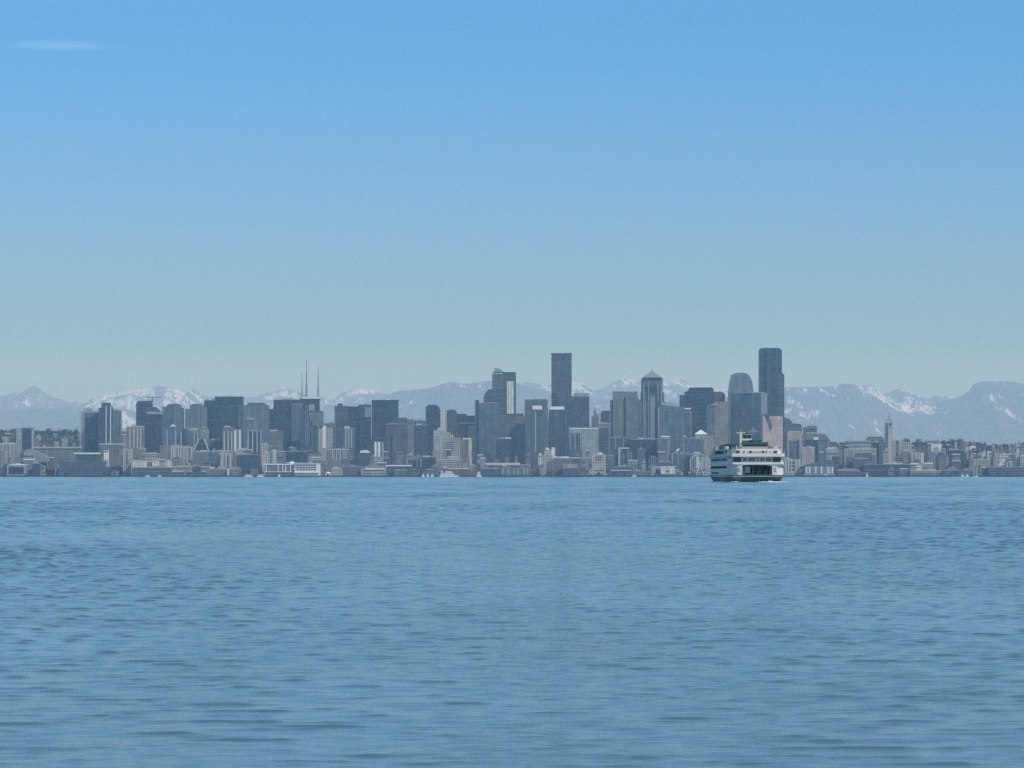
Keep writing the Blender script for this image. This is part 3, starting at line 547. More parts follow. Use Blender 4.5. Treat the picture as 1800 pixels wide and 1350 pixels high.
# ---- left cluster
bld(AT, 'slate mid-rise tower with pale left flank alone on the far left hill', 8900, [bx(28, 38.5, 756, 'lg', 22), bx(38.5, 55, 752, 'nv', 24, 1), bx(54.5, 58, 755, 'lg', 18, 2)], TW)
bld('low_building', 'pale colonnaded low block left of the slate mid-rise on the far left', 8720, [bx(-6, 27, 780, 'crs', 26), bx(-6, 20, 779, 'con', 27, -.5, 781.5, 'roof')], 'building')
bld('arena', 'low arena with sweeping grey curved roof at far left', 8640, [pf([(40, 796), (46, 789.5), (58, 791), (72, 797), (84, 803.5), (84, 812), (40, 812)], 'roofg', 40), bx(42, 60, 795, 'lg', 3, -2, 801, 'glazing')], 'arena', auto=False)
bld('low_building', 'long low building with wide pale roof above the curved arena', 8760, [bx(58, 138, 787, 'gy', 40), bx(56, 140, 785.4, 'con', 44, -2, 788, 'roof'), bx(64, 85, 792, 'tn', 3, -3, 801, 'gable_wall')], 'building', auto=False)
bld('low_building', 'small white-roofed shed beneath the curved arena roof', 8560, [bx(42, 59, 809, 'gy', 26), bx(41, 59, 806.5, 'white', 27, -1, 809, 'roof')], 'building', auto=False)
bld('low_building', 'dark navy cube left of the long dark waterfront warehouse', 8470, [bx(57, 69, 814, 'nv', 26)], 'building')
bld(AT, 'blue apartment slab with pale flanking piers, left half of the left-hand pair', 9000, [bx(140, 147, 723, 'lg', 26, 1), bx(147, 161, 718, 'lg', 24, 2), bx(147, 175, 725, 'bl', 28, 0.4), bx(149, 170, 733, 'nv', 2, -.6, 792, 'glazing'), st([147.5, 141], 724, 795, 'con', 1.2), bd(158, 168, [745, 751, 757, 763, 769, 775], 1.0, 'grm', 'balcony', -1.4)], TW)
bld(AT, 'tall slate apartment tower with two white vertical stripes and dark cap', 8960, [bx(173, 178.5, 717, 'sl', 26), bx(178, 193, 710, 'nv2', 28, .5), bx(178, 192.5, 707.8, 'dkm', 20, 4, 711, 'roof_cap'), pf([(193, 800), (193, 712), (196, 714), (200, 722), (200, 800)], 'bl', 22, 1.5), st([186.3, 194], 714, 780, 'white', 1.3)], TW, auto=False)
bld(AT, 'plain grey-green square tower right of the white-striped slate tower', 9060, [bx(199, 212, 721, 'gg', 26)], TW)
bld('low_building', 'two-tone low grey podium with pale terrace between left towers and pink ribbed block', 8800, [bx(176, 216, 781, 'gy', 24), bx(174, 217, 779.8, 'con', 24, -1, 782, 'terrace')], 'building')
bld(AT, 'pinkish grey ribbed apartment block left of the crane-topped dark tower', 8850, [bx(222, 252, 750, 'tn', 26), st([228, 235, 241.5, 247], 752, 788, 'con', 2.2), bx(232, 250, 748, 'roofg', 18, 4, 750.4, 'roof_cap')], TW)
bld('low_building', 'wide cream two-storey terrace below the dark tower with pale belt', 8700, [bx(243, 255, 788, 'tn', 22), bx(250, 283, 797, 'cr', 24), bd(252, 282, [801], 1, 'dkm')], 'building')
bld(OT, 'dark navy tower under construction with a crane above it', 9400, [pf([(239, 900), (239, 710), (242, 705), (267, 704), (267.5, 900)], 'nv', 30), ], TW)
bld(OT, 'dark blue office tower with pale belt and angled top in front of the crane tower', 9050, [bx(252.5, 284, 728, 'nv', 30), pf([(257, 728), (257, 716), (274, 715), (281, 722), (281, 728)], 'sl', 24, 2, part='crown'), bx(257.5, 282.5, 723.5, 'lg', 26, -.6, 728, 'belt')], TW, auto=False)
bld(AT, 'grey rounded-top tower with green glass right edge, left of a near twin', 9200, [bx(285, 293, 715, 'gg', 26), pf([(292, 900), (292, 713), (297, 710), (314, 710), (318, 713), (318, 900)], 'bl', 28), cy(312, 322.5, 717, 'gg', 2), st([309, 314], 713, 760, 'lg', .9)], TW, auto=False)
bld(AT, 'grey rounded-top tower touching the widest black slab, right of its near twin', 9200, [bx(325, 334, 719, 'gg', 26), pf([(333, 900), (333, 712), (338, 710), (354, 710), (357, 712), (357, 900)], 'gg', 28), cy(351, 363, 716, 'gg', 3), st([349, 355], 712, 770, 'lg', .9)], TW, auto=False)
bld(AT, 'small grey apartment tower with white corner strips and pointed cap', 8880, [bx(288, 312, 754, 'bl', 24), st([293.5, 308.5], 756, 786, 'con', 1.6), pyr(298, 309, 749.8, 745, 'con', 16, 3)], TW, auto=False)
bld(AT, 'pale rounded drum-shaped apartment building left of the steep glass wedge', 8860, [cy(318, 351, 756, 'gg'), cy(322, 346, 752.5, 'lg', 4), st([318.5, 341, 347], 758, 786, 'con', 1.4)], TW, auto=False)
bld(AT, 'slim pale green glass tower right of the drum-shaped building', 8950, [bx(351, 366, 756, 'lg', 22), bx(354, 364, 752, 'gg', 16, 3)], TW)
bld('glass_wedge', 'steep dark glass wedge with white sloping edges before the slim pale green tower', 8780, [pf([(340, 794), (350, 772), (358, 772), (367, 794)], 'nv', 24), pf([(338, 794), (349, 771), (351, 771), (341, 794)], 'con', 2, -2.2, part='edge_beam'), pf([(357, 771), (359, 771), (369, 794), (366, 794)], 'con', 2, -2.2, part='edge_beam')], 'building', auto=False)
bld(AT, 'cream ribbed apartment cluster with four bays right of the navy belt tower base', 8640, [bx(281, 301, 783, 'gy', 24), bx(296, 318, 784, 'cr', 26, 1), bx(316, 338, 786, 'crs', 26), st([301, 305, 313, 318, 325, 336], 786, 809, 'con', 1.8), gab(318, 336, 786, 783, 'roofg', 22, 1)], TW)
bld(OT, 'very wide nearly black stepped office slab, highest of the left half', 9300, [bx(358.5, 379, 703.5, 'nv', 34, 1), bx(377.5, 427, 697, 'nv', 36), bx(418, 433, 712, 'bl', 26, -2.5)], TW)
bld(AT, 'pale many-columned apartment cluster in front of the widest black slab', 8860, [bx(390, 425, 756, 'bl', 24, 1), bx(391, 410, 751, 'gy', 20, 3), bx(409, 424.5, 754, 'gy', 24, .4), st([394, 401, 407], 758, 795, 'con', 2.4), st([413.5, 421.5], 756, 795, 'white', 3.6), bx(394, 404, 748.5, 'con', 14, 5, 751, 'penthouse')], TW, auto=False)
bld('low_building', 'grey low houses heaped below the many-columned cluster', 8720, [bx(372, 412, 793, 'tn', 20), bx(414, 442, 790, 'lg', 20, 2), gab(428, 446, 793, 790, 'roofg', 16, -2)], 'building')
bld('low_building', 'dark block between glass wedge and many-columned cluster', 8900, [bx(366, 391, 774, 'mv', 24), bx(370, 384, 771.5, 'con', 3, -1, 773.5, 'parapet')], 'building')
bld(AT, 'grey-green round-crowned tower between the widest black slab and the antenna building', 9150, [bx(428, 472, 712, 'gg', 28), pf([(433, 712), (437, 708), (463, 708), (470, 712)], 'gg', 24, 2, part='crown'), st([447, 461, 469], 712, 780, 'lg', 1.2), bx(433, 446, 734, 'lg', 3, -1.5, 738, 'balcony')], TW, auto=False)
bld(AT, 'narrow blue tower with white edge strips below the round-crowned tower', 8850, [bx(434, 460, 757, 'nv', 24), st([436, 444, 452, 458.5], 758, 796, 'con', 1.8)], TW)
bld(AT, 'stubby grey glass tower with pale cap below the dark stepped slab', 8900, [bx(467, 497, 758, 'gg', 24), bx(474, 488, 755.5, 'con', 12, 4, 758, 'penthouse'), bx(483, 497, 757, 'gy', 22, -1), st([485.5, 495.5], 758, 790, 'con', 1.2)], TW, auto=False)
bld(OT, 'dark navy stepped slab left of the building with three antenna masts', 9200, [bx(471.5, 482, 719, 'nv', 30, 1), bx(480.5, 526, 702.5, 'nv', 34), bx(512, 531, 710, 'bl', 26, -3)], TW)
bld('low_building', 'cream patterned block with grey panels above the brown-glazed terminal', 8560, [bx(461, 476, 796, 'cr', 24, 1), bx(475, 501, 793, 'gy', 26), st([482.5], 794, 815, 'con', 7, 'pale_panel'), bd(487, 497, [803, 806], 1.4, 'dkm')], 'building')
bld('low_building', 'small pale square block with window grid below the stubby grey glass tower', 8720, [bx(458, 471, 780.5, 'cr', 22), bx(470, 494, 784, 'gg', 22, 2)], 'building')
bld('low_building', 'navy cube building behind the white dome', 8600, [bx(503, 541, 793, 'nv', 28), bx(510, 520, 787, 'bl', 16, 6), gab(504, 518, 788, 784.5, 'lg', 12, 6)], 'building')
bld('antenna_building', 'white-topped office building carrying three tall thin antenna masts', 9300, [bx(526, 562, 700.5, 'nv', 30, 1), bx(532, 560, 697.4, 'white', 26, -.5, 701, 'roof_band'), bx(551, 567, 703.5, 'wh', 20, 1.5, 726, 'penthouse'), bx(552, 568, 725, 'nv', 30, 0), bx(543, 553, 711, 'lg', 8, -2.5, 745, 'bay'),
    ms(530.5, 655, 698, 1.9, 'grm'), ms(538.5, 631, 698, 2.6, 'grm'), ms(559, 643, 698, 2.2, 'grm')], 'building', auto=False)
bld(OT, 'blue glass tower with curved grey disc-shaped front below the antenna masts', 9120, [bx(528, 566, 722, 'nv2', 30), pf([(543, 725), (567.5, 724), (567.5, 748), (560, 750.5), (550, 747), (545, 738)], 'gy', 3, -2, part='curved_screen'), st([537, 541], 712, 784, 'grm', 1.1)], TW, auto=False)
bld(AT, 'cream tower with bright central stripe right below the antenna building', 8900, [bx(558.5, 584, 752, 'cr', 26), st([569.5], 750.5, 788, 'white', 5, 'central_bay'), st([561, 578, 582.5], 753, 786, 'con', 1.3), dome(566, 574, 751, 748.5, 'con', 2)], TW, auto=False)
bld('low_building', 'low grey-green block between cream bright-striped tower and slate tower pair', 9250, [bx(570, 590, 744, 'gg', 22)], 'building')
bld('low_building', 'terraced cream houses with dark gables behind the three-tiered terminal', 8580, [bx(539, 565, 803, 'cr', 20), gab(541, 564, 797, 790.5, 'roofd', 18, 3), bx(541, 564, 797, 'tn', 18, 3), bx(547, 564, 803, 'white', 1.5, -1, 805, 'ledge')], 'building', auto=False)
bld('low_building', 'grey cream-gridded mid-rise row below the slate tower pair', 8640, [bx(576, 612, 790, 'gy', 26), bx(566, 577, 794, 'cr', 22, 2), st([585, 592, 598], 789, 812, 'con', 2), bd(602, 610, [795, 799, 803], 1.6, 'con', 'balcony')], 'building')
bld('low_building', 'grey sloping-roofed buildings right of the three-tiered terminal', 8530, [pf([(565, 828), (565, 812), (588, 806), (598, 815), (616, 814), (616, 828)], 'gy', 24)], 'building', auto=False)
bld(OT, 'broad slate tower pair with notched flat top right of the antenna masts', 9250, [bx(588, 612, 713.5, 'sl', 30), bx(611, 633, 714.5, 'nv', 28, 1), bx(593, 602, 709, 'dkm', 8, 8, 713.5, 'penthouse'), bx(630, 652, 711, 'sl', 26, 4), bx(630.5, 652, 733, 'nv', 30, -2), bx(641, 652, 716, 'lg', 2, 1.4, 734, 'pale_panel')], TW, auto=False)
bld(AT, 'small tower with pale strips and white cap before the slate tower pair', 8880, [bx(603, 623, 753, 'bl', 24), bx(605, 614, 749, 'con', 12, 5, 753, 'penthouse'), st([608, 613, 618], 754, 787, 'con', 1.6)], TW)
bld('low_building', 'dark domed-roof block with pale arc left of the pale cream tower with dark slot', 8660, [bx(626, 652, 796, 'sl', 26), pf([(632, 796), (634, 792), (645, 791), (649, 794), (650, 796)], 'white', 20, -1, part='roof')], 'building', auto=False)
bld(OT, 'dark plain rectangular slab tower above the small cream tower with dark slot', 9150, [bx(653.5, 700, 704, 'nv', 36), bx(653, 700.5, 703, 'dkm', 37, -.5, 705, 'roof_edge')], TW, auto=False)
bld(AT, 'pale cream narrow tower with one dark slot before the dark plain slab', 8700, [bx(657.5, 674.5, 776.5, 'lg', 20), st([660, 666.5], 777, 803, 'white', 3.6, 'bay'), st([670.3], 778, 803, 'dkm', 1.1, 'slot')], TW, auto=False)
bld(AT, 'mauve brick apartment slab with pale right side strip', 8980, [bx(678, 716, 745, 'mv', 26), bx(700, 715, 734, 'mv', 24, 3), bx(715, 727, 737, 'gy', 22, .5), bx(690, 703, 762, 'mv', 16, -3)], TW)
bld(AT, 'blue-grey apartment slab with pale ledge left of the chamfered dark tower', 9080, [bx(726, 750, 739, 'bl', 26, 2), bx(728, 752, 747, 'sl', 22, -3), bd(728, 751, [746.5], 1.2, 'con', 'ledge')], TW)
bld(OT, 'dark chamfered tower with stepped shoulders standing over the cream stepped hotel', 9180, [bx(748, 772.5, 716, 'nv', 30), pf([(748, 717), (752, 711.5), (767, 711.5), (772, 716), (772, 717)], 'nv', 26, 1.5, part='crown')], TW, auto=False)
bld(AT, 'slim pale tower squeezed between the chamfered dark tower and dark round-shouldered slab', 9330, [bx(774, 786, 718, 'wh', 22), bx(772, 778, 720, 'gy', 20, 2)], TW, auto=False)
bld(OT, 'dark slate slab stepping down to the right behind the cream stepped hotel', 9250, [pf([(785, 900), (785, 722), (790, 720), (799, 720), (803, 724), (803, 900)], 'sl', 28), bx(802.5, 820, 727.5, 'nv', 26, 1), bx(819, 834.5, 730.5, 'nv', 24, 2), bd(808, 834, [743], 1.5, 'grm', 'belt'), bx(823, 834, 748, 'bl', 16, -3)], TW, auto=False)
bld('hotel', 'cream stepped hotel with ornate top and patterned windows at centre left', 8800, [bx(762, 785, 756, 'lg', 26, 1), bx(769, 783, 752, 'con', 16, 4, 756, 'penthouse'), bx(784, 792, 760, 'cr', 20, 2), bx(780, 809, 769, 'cr', 26), bx(784, 797, 764, 'cr', 18, 3), bd(785, 799, [776, 779.5, 783, 786.5, 790], 1.3, 'grm', 'balcony', -1.2)], 'hotel', auto=False)
bld('low_building', 'cream rounded block with white roof right of the stepped hotel', 8790, [bx(808, 830, 772, 'tn', 24), cy(818, 830, 773, 'cr', -4), bx(813, 828, 770, 'white', 18, 2, 772.4, 'roof')], 'building', auto=False)
bld(OT, 'slim grey tower with white balconies left of the broad blue tower', 9300, [bx(833, 842, 731, 'lg', 22), bx(826, 835, 747, 'gy', 18, -2)], TW)
bld(OT, 'broad blue glass office tower in front of the arched-shoulder tower', 9150, [bx(835, 842, 703, 'sl', 26, 3), bx(841, 879, 709, 'bl', 34), bd(844, 875, [707.4], 1.6, 'lg', 'cornice')], TW, auto=False)
bld(OT, 'tower with dark quarter-round shoulder rising behind the broad blue tower', 9300, [pf([(850, 900), (850, 700), (852, 692), (858, 685), (866, 683), (885, 683), (885, 900)], 'sl', 34)], TW, auto=False)
bld(OT, 'tall tower with slanting fin on its roof and bright vertical panel', 9450, [bx(865, 884, 657, 'gg', 34), bx(883, 907, 655, 'sl', 36, 1), pf([(868.5, 655), (868.5, 646.5), (878, 648), (887, 654), (887, 655)], 'lg', 10, 8, part='roof_fin'), bx(891, 903.5, 670, 'wh', 2, -.4, 728, 'bright_panel'), bx(866, 907, 654, 'dkm', 30, 3, 655.5, 'roof_edge')], TW, auto=False)
bld(OT, 'grey mid-height block with dark cap below the bright vertical panel', 9050, [bx(879, 909, 729, 'mv', 26), bx(886, 920, 727, 'dkm', 20, 4, 731, 'roof_cap'), bx(907, 923, 731, 'tn', 24, 1)], TW, auto=False)
bld('low_building', 'dark navy cube with white rooftop box below the finned tower', 8800, [bx(872, 899, 771, 'nv', 26), bx(889, 898, 769, 'white', 12, 4, 771.5, 'rooftop_box')], 'building')
bld(OT, 'grey pale-roofed slab behind the blue tower with white vertical line', 9250, [bx(922, 963, 702, 'gg', 34), bx(937, 962, 701, 'lg', 20, 6, 703, 'penthouse')], TW, auto=False)
bld(OT, 'blue glass tower with bright roof box and one white vertical line', 9000, [bx(927, 957, 720, 'bl', 30), bx(936, 953, 713, 'white', 18, 4, 719.5, 'rooftop_box'), st([941.5], 724, 793, 'con', 1.5, 'white_fin'), bx(954, 964, 719, 'gg', 20, 4)], TW, auto=False)
bld(OT, 'tallest central tower, plain dark slate slab with flat top', 9400, [bx(969.5, 1005, 621.5, 'sl', 38), bx(969, 1005.5, 620.8, 'dkm', 39, -.5, 622.5, 'roof_edge'), bx(970, 980.5, 692, 'nv', 4, -4)], TW, auto=False)
bld(OT, 'dark blue tower flaring wider to its base in front of the tallest central slab', 9000, [pf([(962, 900), (963, 770), (965.5, 720), (994, 720), (998, 770), (999, 900)], 'nv2', 32), bx(967, 992, 714.5, 'white', 24, 3, 719.8, 'rooftop_box')], TW, auto=False)
bld(OT, 'square slate tower with pale top band right of the tallest central slab', 9300, [bx(1004, 1036, 697, 'sl', 34), bx(1008, 1035.5, 691, 'lg', 30, 2, 697.5, 'top_band')], TW, auto=False)
bld(OT, 'wide pale green-grey office box right of the flared blue tower', 8950, [bx(1000, 1052.5, 753, 'lg', 32), bx(1008, 1040, 750.5, 'dkm', 18, 8, 753, 'penthouse'), bx(1000.5, 1052, 752, 'white', 33, -.4, 754, 'parapet')], TW, auto=False)
bld(AT, 'short blue block with pale window frames before the wide pale office box', 8840, [bx(1000, 1023, 761, 'bl', 22), st([1002, 1011, 1021], 763, 790, 'lg', 2)], TW)
bld(TW and 'spired_tower', 'faint old tower with stepped pinnacles between two dark blocks', 9700, [bx(1040, 1052, 732, 'gy', 20), bx(1043.5, 1048.5, 722, 'gy', 12, 3), pyr(1043.5, 1048.5, 722, 715, 'roofg', 10, 3), bx(1049, 1054, 727, 'lg', 14, 2)], TW, auto=False)
bld(AT, 'small dark slab with rounded corner left of the beige twin slab', 9500, [pf([(1056, 900), (1056, 726), (1059, 722), (1072, 722), (1072, 900)], 'sl', 24)], TW, auto=False)
bld(AT, 'grey block below the small dark rounded slab', 9150, [bx(1050, 1074, 744, 'gy', 26), bx(1052, 1069, 752, 'sl', 18, -3)], TW)
bld(OT, 'beige slab tower with dark left edge and recessed blue glass face', 9250, [bx(1073, 1080, 703, 'sl', 32, 2), bx(1077.5, 1121, 688, 'gy', 34), bx(1100, 1122, 697, 'gl', 30, -5), bx(1099, 1101.5, 697, 'dkm', 3, -2, 770, 'recess'), bx(1121, 1127, 702, 'gg', 22, 2)], TW, auto=False)
bld('skyscraper', 'tapering stone skyscraper crowned by a steep pyramid roof', 9100, [bx(1125, 1170, 706, 'gg', 40, 2), bx(1127, 1168, 690, 'gg', 36, 4), oc(1128, 1165.5, 666, 'gg', 33, 4, 5.5), st([1131.5, 1140, 1157, 1162.5], 672, 770, 'grm', 1.6), st([1147], 700, 772, 'grm', 8, 'central_bay'), st([1143, 1151.5], 676, 690, 'dkm', 4, 'crown_window'), pf([(1127.5, 667), (1132, 661.5), (1161, 661.5), (1166, 667)], 'gy', 30, 7, part='crown'),
    pyr(1129.5, 1164, 663.5, 651, 'roofg', 48, 0), ms(1146.8, 647.5, 652, 1.6, 'grm', 24, 'spire'), pf([(1153, 770), (1153, 712), (1158, 705), (1162, 720), (1162, 770)], 'nv', 2, -1.2, part='side_recess')], TW, auto=False)
bld(OT, 'dark blue office slab with top slanting down to the right beside the pyramid tower', 9000, [pf([(1157, 900), (1157, 716), (1162, 711.5), (1203, 716), (1203, 900)], 'bl', 32), pf([(1164, 711.5), (1164, 707), (1180, 707), (1196, 713)], 'lg', 16, 8, part='penthouse'), st([1158], 716, 770, 'lg', 1.4)], TW, auto=False)
bld(OT, 'narrow blue slab with two pale roof boxes right of the slant-topped slab', 9080, [bx(1203, 1216, 722, 'bl', 24), bx(1204, 1215, 717, 'white', 12, 4, 719.5, 'rooftop_box'), bx(1203.5, 1215, 724, 'lg', 1.5, -1.2, 726, 'belt'), st([1214.5], 724, 766, 'lg', 1.2)], TW, auto=False)
bld(OT, 'broad navy tower with flat overhanging top right of the pyramid tower', 9350, [bx(1195, 1207, 694.5, 'nv', 26, 2), bx(1204, 1212, 688, 'nv', 26, 3), pf([(1211, 900), (1211, 683), (1213, 681), (1252, 681), (1254.5, 684), (1254.5, 900)], 'nv', 36)], TW, auto=False)
bld(OT, 'purple-grey tower with rounded corners behind the broad navy flat-topped tower', 9600, [pf([(1252, 900), (1252, 692), (1256, 688.5), (1270, 688.5), (1274.5, 693), (1274.5, 900)], 'mv', 30)], TW, auto=False)
bld(OT, 'light grey-blue slab with tan right wing left of the ferry mast', 9150, [bx(1242, 1258, 711, 'bl', 26, 1), bx(1256, 1280, 706, 'tn', 28), bx(1250, 1262, 710, 'lg', 8, -2, 713, 'ledge')], TW, auto=False)
bld(OT, 'cream office block with small white pyramid dome left of the tan wing', 8850, [bx(1233, 1255, 766, 'cr', 24), bx(1222, 1236, 763, 'cr', 22, 2), pyr(1221, 1244, 763, 755, 'white', 20, 2), bx(1222, 1243, 762.5, 'con', 22, 1, 765, 'cornice')], 'building', auto=False)
bld(AT, 'dark blue glass mid-rise with pale left flank below the white pyramid dome', 8760, [bx(1206, 1237, 771, 'bl', 26), bx(1200, 1207, 767, 'gy', 20, 2), bd(1212, 1236, [769.5], 1.3, 'lg', 'cornice')], TW)
bld(AT, 'pale-roofed grey glass block under the slant-topped slab', 8800, [bx(1155, 1182, 771, 'gg', 24), bx(1162, 1177, 766, 'white', 14, 4, 768.5, 'rooftop_box'), st([1175.5], 774, 796, 'lg', 3)], TW)
bld(AT, 'wide dark glass mid-rise beneath the pyramid tower', 8820, [bx(1107, 1156, 772, 'nv', 26), bx(1135, 1148, 769.5, 'lg', 10, 6, 772, 'rooftop_box'), bx(1120, 1135, 789, 'bl', 8, -3)], TW)
bld('low_building', 'slate block beneath the beige slab tower', 8860, [bx(1073, 1108, 769, 'sl', 26), st([1082, 1096], 771, 790, 'grm', 1.6)], 'building')
bld('rooftop_sphere', 'small white leaning rooftop dish above the blue-grey shoreline blocks', 8590, [bx(1188, 1190, 794, 'grm', 3, 2), pf([(1188, 793), (1190, 789.5), (1195, 788), (1194, 791), (1191, 793.6)], 'white', 5)], 'dish', auto=False)
bld(OT, 'bullet-shaped grey tower with rounded crown left of the tallest right-hand tower', 9450, [pf([(1280.5, 900), (1280.5, 700), (1283, 672), (1286.5, 659), (1290, 657), (1298, 655), (1306, 655), (1313, 656.5), (1317.5, 660), (1322.5, 671), (1324.5, 686), (1324.5, 900)], 'gl', 36)], TW, auto=False)
bld(OT, 'grey office tower with pale banded top and lit right flank behind the ferry', 9150, [cn(1286, 1338, 1350.5, 690.5, 'gl'), bx(1304, 1345, 689.2, 'lg', 14, 12, 691, 'penthouse')], TW, auto=False)
bld('skyscraper', 'tallest skyscraper of all, dark faceted tower with chamfered corners at right', 9500, [pf([(1335, 900), (1335, 615), (1338, 612), (1371, 612), (1375, 616), (1375, 900)], 'nv', 30, 3), bx(1347.5, 1366, 613.5, 'nv2', 8, -2.5), pf([(1367, 900), (1367, 655.5), (1376, 656), (1379, 659), (1379, 900)], 'sl', 20, -1), bx(1342, 1368, 611.3, 'dkm', 16, 8, 612.5, 'roof_edge')], TW, auto=False)
bld(OT, 'pink granite tower with dark roof band in front of the tallest skyscraper', 8950, [cn(1338, 1341, 1381, 731, 'pk'), bx(1340, 1376, 727.5, 'mv', 16, 8, 731, 'penthouse')], TW, auto=False)
bld(OT, 'rounded mauve block right of the pink granite tower', 9300, [pf([(1378, 900), (1378, 733), (1387, 736), (1392, 741), (1392, 900)], 'mv', 24), pf([(1391, 900), (1391, 746), (1394, 744), (1407, 745), (1410, 749), (1410, 900)], 'mv', 22, 1)], TW, auto=False)
bld(OT, 'pinkish stepped block with pale ledge under the rounded mauve block', 9100, [bx(1384, 1410, 760, 'pk', 24), bx(1386, 1408, 757.5, 'con', 20, 1, 759.8, 'ledge')], 'building', auto=False)
bld('low_building', 'small square mauve rooftop block on the skyline right of the pink granite tower', 9350, [bx(1413, 1436.5, 751, 'mv', 20, 2), bx(1423, 1436, 748, 'gy', 14, 3)], 'building')
bld('low_building', 'wide pinkish building with slanted roof end on the right skyline', 9120, [pf([(1404, 900), (1404, 764), (1418, 761), (1452, 763), (1460, 775), (1462, 900)], 'tn', 26), pf([(1416, 762), (1418, 759.5), (1450, 761), (1453, 764)], 'con', 24, 1, part='roof')], 'building', auto=False)
bld('low_building', 'purple-brown block right of the ferry with pale side', 8800, [bx(1388, 1412, 774, 'mv', 24), bx(1404, 1412, 772, 'crs', 18, -3)], 'building')
bld('low_building', 'dark navy glass office block with white rooftop cube', 8880, [bx(1414, 1453, 773.5, 'nv', 28), bx(1430, 1438.5, 768.3, 'white', 10, -2, 773, 'rooftop_box'), bx(1437, 1452, 776, 'bl', 3, -3)], 'building', auto=False)
bld('low_building', 'plain pink windowless block before the navy glass office block', 8700, [bx(1409, 1432.5, 786, 'pk', 26)], 'building')
bld('low_building', 'grey-green flat block right of the navy glass office block', 8780, [bx(1452, 1474, 789, 'lg', 22), bd(1453, 1473, [797], 1.4, 'dkm')], 'building')
bld('low_building', 'far grey flat-roofed civic block on the right skyline', 9500, [bx(1490, 1533, 776, 'gg', 26), bx(1495, 1531, 774.5, 'con', 22, 1, 777, 'roof')], 'building')
bld('hospital', 'wide dark-roofed hilltop building left of the pointed clock tower', 9650, [bx(1524, 1554, 770, 'gy', 26), bx(1527, 1551, 767.8, 'roofd', 22, 2, 770, 'roof'), bd(1524, 1554, [774], 1.2, 'dkm')], 'building', auto=False)
bld('civic_building', 'wide pale building with cornice and dark recessed front left of the pointed tower', 8950, [bx(1484, 1541, 789, 'cr', 28), bx(1494, 1532, 781, 'lg', 20, 6), bd(1494, 1541, [784.5], 1.4, 'dkm'), bx(1504, 1537, 796, 'mv', 2, -1.5, 809, 'recess'), bx(1485, 1541, 788.5, 'con', 29, -.6, 790.5, 'cornice')], 'building', auto=False)
bld('low_building', 'navy mid-rise between civic building and pointed tower', 9100, [bx(1532, 1556, 777, 'nv', 22), bx(1545, 1556, 781, 'bl', 18, -3)], 'building')
bld('clock_tower', 'slender pointed old tower with steep pyramid top standing alone at right', 8960, [cn(1555.8, 1561.6, 1572.6, 748, 'stn', 'shaft'), cn(1556.8, 1562.4, 1571.8, 744, 'stn', 'crown', 748.2, 1), bx(1558, 1576, 774.5, 'stn', 20, 12, part='base_block'), pyr(1556.8, 1571.8, 744.2, 732.5, 'roofg', 19, 2, k=.04), ms(1564.3, 725.5, 734, 1.8, 'grm', 11, 'spire')], TW, auto=False)
bld('low_building', 'pale cream block directly right of the pointed tower base', 8900, [bx(1580, 1603, 778, 'cr', 22), gab(1580, 1592, 778, 776, 'roofg', 18)], 'building')
bld('low_building', 'cream ribbed building with three bays right of the pointed tower', 8700, [bx(1600, 1618, 796, 'cr', 22), st([1603, 1609, 1615], 797, 813, 'con', 2), bx(1586, 1600, 792, 'tn', 20, 3)], 'building')
bld('low_building', 'long white low row right below the cream three-bay building', 8560, [bx(1598, 1640, 815, 'cr', 22), bx(1600, 1615, 814, 'white', 18, -2, 816.5, 'roof'), bx(1624, 1640, 813, 'white', 14, 2, 816, 'roof')], 'building', auto=False)
bld('low_building', 'tall cream block with two bays left of the dark blue right-hand mid-rise', 8740, [bx(1634, 1647, 794, 'crs', 22), bx(1619, 1624, 796, 'wh', 16, 2)], 'building')
bld('low_building', 'bright white house-like block on the right hill crest', 9300, [bx(1637, 1655.5, 780, 'wh', 20), gab(1637, 1655, 780, 777.5, 'roofg', 18), bx(1644, 1650, 785, 'cr', 3, -2.5)], 'building', auto=False)
bld('low_building', 'dark blue glass mid-rise at right below the hill crest', 8760, [bx(1668, 1695, 791, 'nv', 26), bx(1648, 1669, 799, 'bl', 24, 2)], 'building')
bld('apartment_house', 'white apartment house with window grid on the far right slope', 9000, [bx(1756, 1778, 797.5, 'wh', 20), bd(1757, 1777, [800, 804], 1.1, 'grm')], 'building')
bld('apartment_house', 'white low house right of the white gridded apartment house', 8980, [bx(1781, 1792, 800, 'wh', 16), bx(1779.5, 1785, 797, 'white', 12, 2)], 'building')
bld('apartment_house', 'cream block cut by the right edge of the picture', 8960, [bx(1793, 1806, 801, 'cr', 18)], 'building')
bld('apartment_house', 'white cube house on the slope above the grey-cream mid-rise', 9050, [bx(1725.5, 1731.5, 795, 'wh', 14)], 'building')
bld('apartment_house', 'white L-shaped house right of the white cube house', 9060, [bx(1736, 1738.6, 793.5, 'wh', 14), bx(1737, 1742, 793, 'wh', 12, 1, 796)], 'building')
bld('apartment_house', 'pale arch-roofed house high on the right slope', 9300, [bx(1704, 1708, 785, 'wh', 14), pf([(1704, 787), (1707, 784), (1714, 784), (1716, 787)], 'white', 12, 1, part='roof')], 'building', auto=False)

